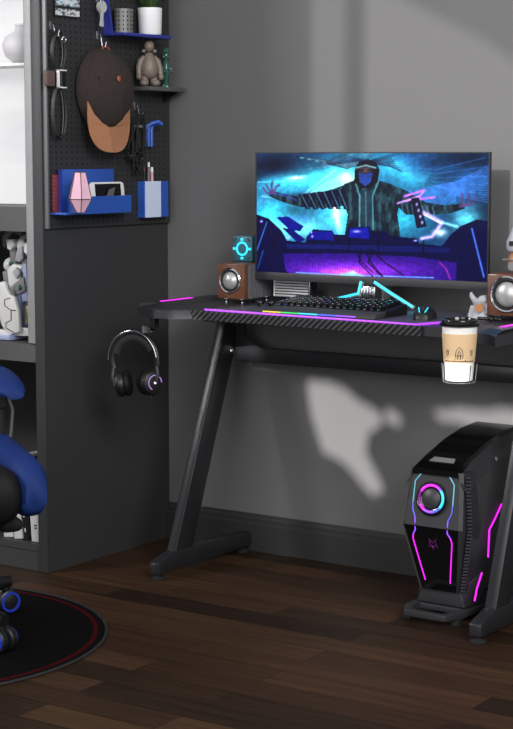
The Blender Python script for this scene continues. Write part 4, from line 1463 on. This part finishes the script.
b = BM()
arc = []
for k in range(25):
    a = -.25 + (PI + .5) * k / 24
    arc.append(HP(.074 * math.cos(a), 0, .012 + .078 * math.sin(a)))
tube(b, arc, .0065, 10, flat=1.6)
hb = obj('headband', b, 'black', hp, angle=60)
b = BM(); tube(b, [p + Vector((0, -.010, 0)) + (p - hc_).normalized() * .006 for p in arc[2:-2]], .0012, 6)
obj('metal_edge', b, 'steel', hb)
b = BM(); tube(b, [HP(.064 * math.cos(a), 0, .010 + .066 * math.sin(a)) for a in [.4 + (PI - .8) * k / 14 for k in range(15)]], .007, 8, flat=1.9)
obj('band_padding', b, 'rubber', hb, angle=60)
for s in (-1, 1):
    b = BM()
    cx_ = s * .050
    axd = HR @ Vector((s * .90, -.45, -.05))
    lathe(b, [(0, -.012), (.030, -.012), (.036, -.006), (.037, .004), (.032, .014), (.022, .018), (0, .018)], HP(cx_, 0, -.052), axd, 28)
    ec = obj('ear_cup', b, 'black', hp, angle=40)
    b = BM(); lathe(b, [(.012, -.026), (.028, -.028), (.037, -.022), (.037, -.012), (.012, -.012)], HP(cx_, 0, -.052), axd, 28)
    obj('ear_cushion', b, 'blackpu', ec, angle=60)
    m_ = frame_to(axd)
    b = BM(); tube(b, [HP(cx_, 0, -.052) + m_ @ Vector((.021 * math.cos(a), .021 * math.sin(a), .0175)) for a in [2 * PI * k / 24 for k in range(17)]], .0016, 6)
    obj('glow_arc', b, 'badge_violet' if s > 0 else 'mechgrey', ec)
    b = BM(); ball(b, HP(cx_, 0, -.052) + m_ @ Vector((0, 0, .018)), (.004, .004, .004), 10, 6)
    obj('badge', b, 'led_white', ec)
    b = BM(); tube(b, [HP(s * .071, 0, -.005), HP(s * .075, -.004, -.03), HP(s * .068, -.006, -.052)], [.006, .006, .005], 8)
    obj('yoke', b, 'pcshell', hp, angle=60)
b = BM(); tube(b, [HP(.045, -.004, -.086), HP(.046, -.004, -.098)], .003, 8)
obj('cable_stub', b, 'rubber', hp)

# ------------------------------------------------------------------ computer tower
pc = thing('computer_tower', (.86, -.2, 0), 'black angular gaming computer tower with glowing front ring and lines', 'computer')
XC = .866
def rear_shift(y): return 0
def pcring(y, ztop, hw, zbot=.062, yl=0):
    """one cross-section: chamfered barrel shape"""
    hm = hw + .014
    return [(XC - hw * .74, y + yl, zbot), (XC + hw * .74, y + yl, zbot), (XC + hm, y, zbot + .14), (XC + hm, y, zbot + .20), (XC + hw, y, ztop - .045), (XC + hw * .62, y, ztop), (XC - hw * .62, y, ztop), (XC - hw, y, ztop - .045), (XC - hm, y, zbot + .20), (XC - hm, y, zbot + .14)]
b = BM()
secs = [(-.392, .388, .076, .055), (-.33, .412, .086, .015), (-.24, .440, .090, 0), (-.15, .457, .092, 0), (-.06, .462, .090, 0), (-.022, .450, .084, 0)]
loft(b, [pcring(y, zt_, hw, .062, yl) for y, zt_, hw, yl in secs])
obj('shell', b, 'pcside', pc, bevel=.003, angle=25)
# gloss black arched top
b = BM()
top = [(-.410, .394), (-.34, .418), (-.24, .446), (-.15, .462), (-.06, .467)]
loft(b, [[(XC - .066, y, z - .012), (XC + .066, y, z - .012), (XC + .060, y, z + .003), (XC - .060, y, z + .003)] for y, z in top])
obj('top_cover', b, 'blackgloss', pc, angle=20)
b = BM(); loft(b, [[(XC - .035, -.372, .4085), (XC + .035, -.372, .4085), (XC + .03, -.352, .4155), (XC - .03, -.352, .4155)], [(XC - .035, -.374, .4115), (XC + .035, -.374, .4115), (XC + .03, -.354, .4190), (XC - .03, -.354, .4190)]])
obj('top_port_bar', b, 'mechgrey', pc, smooth=False)
# side top rail
for s in (-1, 1):
    b = BM()
    loft(b, [[(XC + s * .062, y, z - .004), (XC + s * .080, y, z - .026), (XC + s * .092, y, z - .045), (XC + s * .068, y, z - .018)] for y, z in [(-.405, .386)] + [(q[0], q[1] - .001) for q in top[1:]]])
    obj('top_rail', b, 'pcshell', pc, smooth=False)
# front panel following the bow
def fy_(z):  # y of the front surface at height z
    if z > .25: return -.425 + (z - .25) * .17
    return -.425 + (.25 - z) * .28
def fhw(z):
    if z > .25: return .078 - (z - .25) * .08
    return .078 - (.25 - z) * .16
zz = [.075, .12, .16, .20, .25, .30, .35, .392]
b = BM(); loft(b, [[(XC - fhw(z) , fy_(z), z), (XC + fhw(z), fy_(z), z), (XC + fhw(z) + .004, -.345, z), (XC - fhw(z) - .004, -.345, z)] for z in zz[:5]])
obj('lower_front_glass', b, 'blackgloss', pc, angle=20)
b = BM(); loft(b, [[(XC - fhw(z) , fy_(z), z), (XC + fhw(z), fy_(z), z), (XC + fhw(z) + .004, -.345, z), (XC - fhw(z) - .004, -.345, z)] for z in zz[4:]])
obj('upper_front_panel', b, 'pcgrad', pc, angle=20)
for s in (-1, 1):
    b = BM()
    loft(b, [[(XC + s * (fhw(z) + .001), fy_(z) - .002, z), (XC + s * (fhw(z) + .010), fy_(z) + .006, z), (XC + s * (fhw(z) + .026 - abs(z - .25) * .05), -.350, z), (XC + s * (fhw(z) + .002), -.350, z)] for z in zz])
    fl = obj('front_flank', b, 'pcsilver' if s < 0 else 'pcshell', pc, angle=20)
    if s < 0: continue
    b = BM()
    for k in range(34):
        z = .085 + k * .009
        hw = fhw(z)
        obox(b, (XC + s * (hw + .0165 - abs(z - .25) * .02), (fy_(z) - .338) / 2 - .012, z), (.012, .034, .005), Matrix.Rotation(s * .5, 3, 'Z'))
    obj('flank_ribs', b, 'pcshell', fl, smooth=False)
# ring fan
rc_ = Vector((XC - .003, fy_(.325) - .003, .322))
nrm = Vector((0, -1, .17)).normalized()
mm_ = frame_to(nrm)
b = BM(); lathe(b, [(0, -.002), (.043, -.002), (.044, .004), (.040, .006), (.036, .003), (0, .003)], rc_, nrm, 36)
rg_ = obj('fan_housing', b, 'blackgloss', pc, angle=40)
for a0, a1, mname in ((.30, .62, 'led_magenta'), (.62, .80, 'led_violet'), (.80, 1.08, 'led_cyan'), (.08, .30, 'led_blue')):
    pass
up_ = nrm.cross(Vector((1, 0, 0))).normalized()
if up_.z < 0: up_ = -up_
segc = [('led_magenta', 62, 150), ('led_violet', 40, 62), ('led_cyan', -38, 40), ('pc_blue', -75, -38), ('led_violet', -120, -75), ('led_magenta', -150, -120), ('emblem_dim', 150, 210)]
for mname, a0, a1 in segc:
    b = BM(); tube(b, [rc_ + nrm * .0055 + Vector((.034 * math.cos(math.radians(a)), 0, 0)) + up_ * (.034 * math.sin(math.radians(a))) for a in [a0 + (a1 - a0) * k / 12 for k in range(13)]], .0034, 8)
    obj('ring_light', b, mname, rg_)
b = BM(); lathe(b, [(0, .002), (.026, .002), (.026, .006), (.022, .009), (0, .009)], rc_, nrm, 30)
obj('fan_hub', b, 'pcshell', rg_, angle=40)
# front light lines
def fline(pts, mname, r=.0015):
    b = BM(); tube(b, [(XC + x, fy_(z) - .0015, z) for x, z in pts], r, 6)
    obj('light_line', b, mname, pc)
for s in (-1, 1):
    fline([(s * .038, .392), (s * .042, .380), (s * .056, .362), (s * .057, .310)], 'pc_cyan')
    fline([(s * .057, .310), (s * .056, .290), (s * .047, .270)], 'pc_blue')
    fline([(s * .047, .270), (s * .046, .238), (s * .054, .225)], 'led_violet')
    fline([(s * .054, .225), (s * .056, .212), (s * .045, .150), (s * .036, .100)], 'led_magenta')
# crest
b = BM()
for pts in ([(-.010, .218), (-.006, .200), (0, .190), (.006, .200), (.010, .218)], [(-.006, .214), (0, .206), (.006, .214)], [(-.004, .200), (0, .196), (.004, .200)], [(-.010, .205), (-.012, .195)], [(.010, .205), (.012, .195)]):
    tube(b, [(XC + x, fy_(z) - .0008, z) for x, z in pts], .0011, 5)
obj('emblem', b, mat('dim_magenta_emblem', rgb(60, 10, 62), .4, emit=rgb(110, 20, 110), es=.35), pc)
# base stand
b = BM(); loft(b, [[(XC - .056, -.366, .080), (XC + .056, -.366, .080), (XC + .090, -.30, .125), (XC - .090, -.30, .125)], [(XC - .070, -.368, .036), (XC + .070, -.368, .036), (XC + .085, -.29, .036), (XC - .085, -.29, .036)]])
obj('lower_skirt', b, 'pcshell', pc, bevel=.003)
b = BM()
out = [(XC - .060, -.455), (XC + .060, -.455), (XC + .085, -.40), (XC + .085, -.03), (XC - .085, -.03), (XC - .085, -.40)]
inn = [(XC - .043, -.436), (XC + .043, -.436), (XC + .058, -.405), (XC + .058, -.372), (XC - .058, -.372), (XC - .058, -.405)]
lo = [[(x, y, .018) for x, y in out], [(x, y, .034) for x, y in out], [(x, y, .034) for x, y in inn], [(x, y, .018) for x, y in inn]]
loft(b, lo, closed=True)
obj('base_frame', b, 'pcshell', pc, bevel=.002, angle=25)
for x in (-.07, .07):
    for y in (-.41, -.06):
        b = BM(); box(b, XC + x - .01, XC + x + .01, y - .01, y + .01, .0005, .019)
        obj('rubber_foot', b, 'rubber', pc)
# side light lines
def sline(pts, mname):
    b = BM(); tube(b, [(x, y, z) for x, y, z in pts], .0026, 6)
    obj('side_light_line', b, mname, pc)
xs_ = XC + .1075
sline([(xs_ - .003, -.235, .290), (xs_, -.275, .262), (xs_ + .001, -.312, .236), (xs_ + .001, -.316, .165)], 'led_magenta')
sline([(XC + .096, -.325, .125), (XC + .092, -.345, .085), (XC + .090, -.352, .055)], 'led_magenta')
sline([(XC + .086, -.045, .05), (XC + .086, -.045, .075)], 'led_blue')
b = BM(); lathe(b, [(0, 0), (.006, 0), (.005, .002), (0, .002)], (XC + .094, -.25, .41), (1, 0, .3), 12)
obj('screw', b, 'mechgrey', pc)

# ------------------------------------------------------------------ mat and chair
MC = (-.157, -1.27)
t = thing('floor_mat', (MC[0], MC[1], 0), 'round black floor mat with a thin dark red ring', 'mat')
b = BM(); lathe(b, [(0, .0005), (.498, .0005), (.498, .0045), (0, .0045)], (MC[0], MC[1], 0), seg=96)
obj('pad', b, 'rug', t)
b = BM(); tube(b, [(MC[0] + .502 * math.cos(a), MC[1] + .502 * math.sin(a), .0042) for a in [2 * PI * k / 96 for k in range(96)]], .0035, 6, closed=True, flat=1)
obj('stitched_edge', b, 'rugedge', t)
b = BM()
loft(b, [[(MC[0] + r * math.cos(2 * PI * k / 96), MC[1] + r * math.sin(2 * PI * k / 96), z) for k in range(96)] for r, z in ((.470, .0046), (.482, .0046), (.482, .0052), (.470, .0052))], closed=True)
obj('ring_print', b, 'rugred', t, smooth=False)

hd_ = math.atan2(-.511, .858)
ch = thing('gaming_chair', (MC[0] - .005, MC[1] - .006, .005), 'blue and black gaming chair cut off by the left picture edge', 'chair', rz=hd_)
# local axes: +x forward, +y = image right side
def L_(name, b, m, parent=ch, **k): return obj(name, b, m, parent, local=True, **k)
def cushion(b, x0, x1, y0, y1, z0, z1, r=.04, mi=0, n=6, tilt=0):
    rings = []
    for k in range(n * 2 + 1):
        a = -PI / 2 + PI * k / (n * 2)
        ins = r * (1 - math.cos(a))
        z = (z0 + z1) / 2 + (z1 - z0) / 2 * math.sin(a)
        rings.append([(x, y, z + tilt * (x - x0)) for x, y in rect_round((x0 + x1) / 2, (y0 + y1) / 2, x1 - x0 - 2 * ins, y1 - y0 - 2 * ins, max(r * .9, .01), 6)])
    loft(b, rings, mi=mi)
b = BM(); cushion(b, -.20, .345, -.222, .222, .325, .455, .035)
L_('seat', b, 'blackpu', angle=60)
for s in (-1, 1):
    b = BM()
    rings = []
    for k in range(13):
        a = k / 12
        x = -.20 + .545 * a - (.012 if a == 0 else 0)
        zt_ = .462 + (.055 * (1 - a) ** .8)
        rnd = 1 if a < .85 else math.sqrt(max(.02, 1 - ((a - .85) / .155) ** 2)) * .5 + .5
        hw = .042 * rnd
        yc = s * .248
        cz, hz = (.332 + zt_) / 2, (zt_ - .332) / 2 * rnd
        rings.append([(x, yc + hw * math.copysign(abs(math.cos(q)) ** .7, math.cos(q)), cz + hz * math.copysign(abs(math.sin(q)) ** .7, math.sin(q))) for q in [2 * PI * j / 20 for j in range(20)]])
    loft(b, rings)
    L_('seat_bolster', b, 'bluepu', angle=70)
b = BM(); rings = []
for z, x, hw, th in ((.44, -.26, .19, .05), (.60, -.29, .22, .06), (.80, -.33, .25, .055), (1.0, -.37, .26, .05), (1.12, -.395, .22, .045), (1.22, -.415, .17, .04), (1.28, -.43, .10, .03)):
    rings.append([(x + th * math.sin(q), hw * math.copysign(abs(math.cos(q)) ** .7, math.cos(q)), z) for q in [2 * PI * j / 24 for j in range(24)]])
loft(b, rings)
bk = L_('backrest', b, 'blackpu', angle=60)
for s in (-1, 1):
    b = BM(); tube(b, [(-.235, s * .17, .50), (-.245, s * .20, .62), (-.28, s * .235, .82), (-.33, s * .235, 1.02), (-.375, s * .17, 1.15)], [.03, .045, .05, .045, .02], 12)
    L_('side_wing', b, 'bluepu', bk, angle=60)
for s in (-1, 1):
    b = BM()
    rings = []
    for k in range(13):
        a = k / 12
        e = math.sin(PI * (a * .92 + .04)) ** .35
        x = -.10 + .29 * a
        rings.append([(x, s * .248 + .046 * e * math.copysign(abs(math.cos(q)) ** .8, math.cos(q)), .642 - .03 * a * a + .024 * e * math.sin(q)) for q in [2 * PI * j / 16 for j in range(16)]])
    loft(b, rings)
    ap = L_('armrest_pad', b, 'bluepu', angle=70)
    b = BM(); cushion(b, -.04, .10, s * .248 - .03, s * .248 + .03, .622, .640, .01)
    L_('armrest_mount', b, 'black', angle=60)
    b = BM(); box(b, .0, .05, s * .248 - .016, s * .248 + .016, .40, .625); 
    L_('armrest_post', b, 'black', bevel=.005)
    b = BM(); lathe(b, [(0, -.012), (.032, -.012), (.036, -.006), (.036, .006), (.032, .012), (0, .012)], (.05, s * .248 + .0, .595), (1, 0, 0), 24)
    L_('armrest_joint', b, 'black', angle=40)
    b = BM(); tube(b, [(.07, s * .262, .60), (.075, s * .275, .56), (.06, s * .275, .50), (.05, s * .26, .42)], .004, 8)
    L_('armrest_lever', b, 'pcsilver')
    b = BM(); box(b, .0, .05, min(s * .10, s * .29), max(s * .10, s * .29), .31, .334)
    L_('armrest_bracket', b, 'black', bevel=.004)
b = BM(); box(b, -.12, .12, -.09, .09, .285, .332)
L_('tilt_mechanism', b, 'black', bevel=.006)
b = BM(); tube(b, [(.02, .09, .30), (.03, .20, .285), (.05, .27, .268)], [.006, .006, .006], 8); cushion(b, .0, .09, .235, .295, .250, .285, .014)
L_('tilt_lever', b, 'rubber')
b = BM(); lathe(b, [(0, .10), (.028, .10), (.028, .20), (.018, .205), (.018, .29), (0, .29)], (0, 0, 0), seg=20)
L_('gas_lift', b, 'black', angle=40)
b = BM(); lathe(b, [(0, .07), (.05, .07), (.05, .115), (.035, .125), (0, .125)], (0, 0, 0), seg=24)
L_('base_hub', b, 'black', angle=40)
for k in range(5):
    a = math.radians(5) - hd_ + 2 * PI * k / 5
    ux, uy = math.cos(a), math.sin(a)
    b = BM()
    tube(b, [(ux * .03, uy * .03, .098), (ux * .17, uy * .17, .092), (ux * .325, uy * .325, .080)], [.024, .021, .017], 10)
    L_('base_spoke', b, 'black', angle=60)
    cxk, cyk = ux * .315, uy * .315
    b = BM()
    ta = a + 1.45
    wx, wy = math.cos(ta), math.sin(ta)
    for s in (-1, 1):
        lathe(b, [(0, -.011), (.026, -.011), (.031, -.007), (.031, .007), (.026, .011), (0, .011)], (cxk + wx * s * .016, cyk + wy * s * .016, .0317), (wx, wy, 0), 24)
    tube(b, [(cxk, cyk, .035), (cxk, cyk, .078)], .009, 10)
    cs = L_('caster', b, 'black', angle=40)
    for s in (-1, 1):
        b = BM()
        m_ = frame_to((wx * s, wy * s, 0))
        loft(b, [[Vector((cxk + wx * s * .016, cyk + wy * s * .016, .0317)) + m_ @ Vector((r * math.cos(2 * PI * k / 24), r * math.sin(2 * PI * k / 24), h)) for k in range(24)] for r, h in ((.020, .0105), (.027, .0100), (.026, .0135), (.021, .0135))], closed=True)
        L_('caster_rim', b, 'casterblue', cs, angle=40)
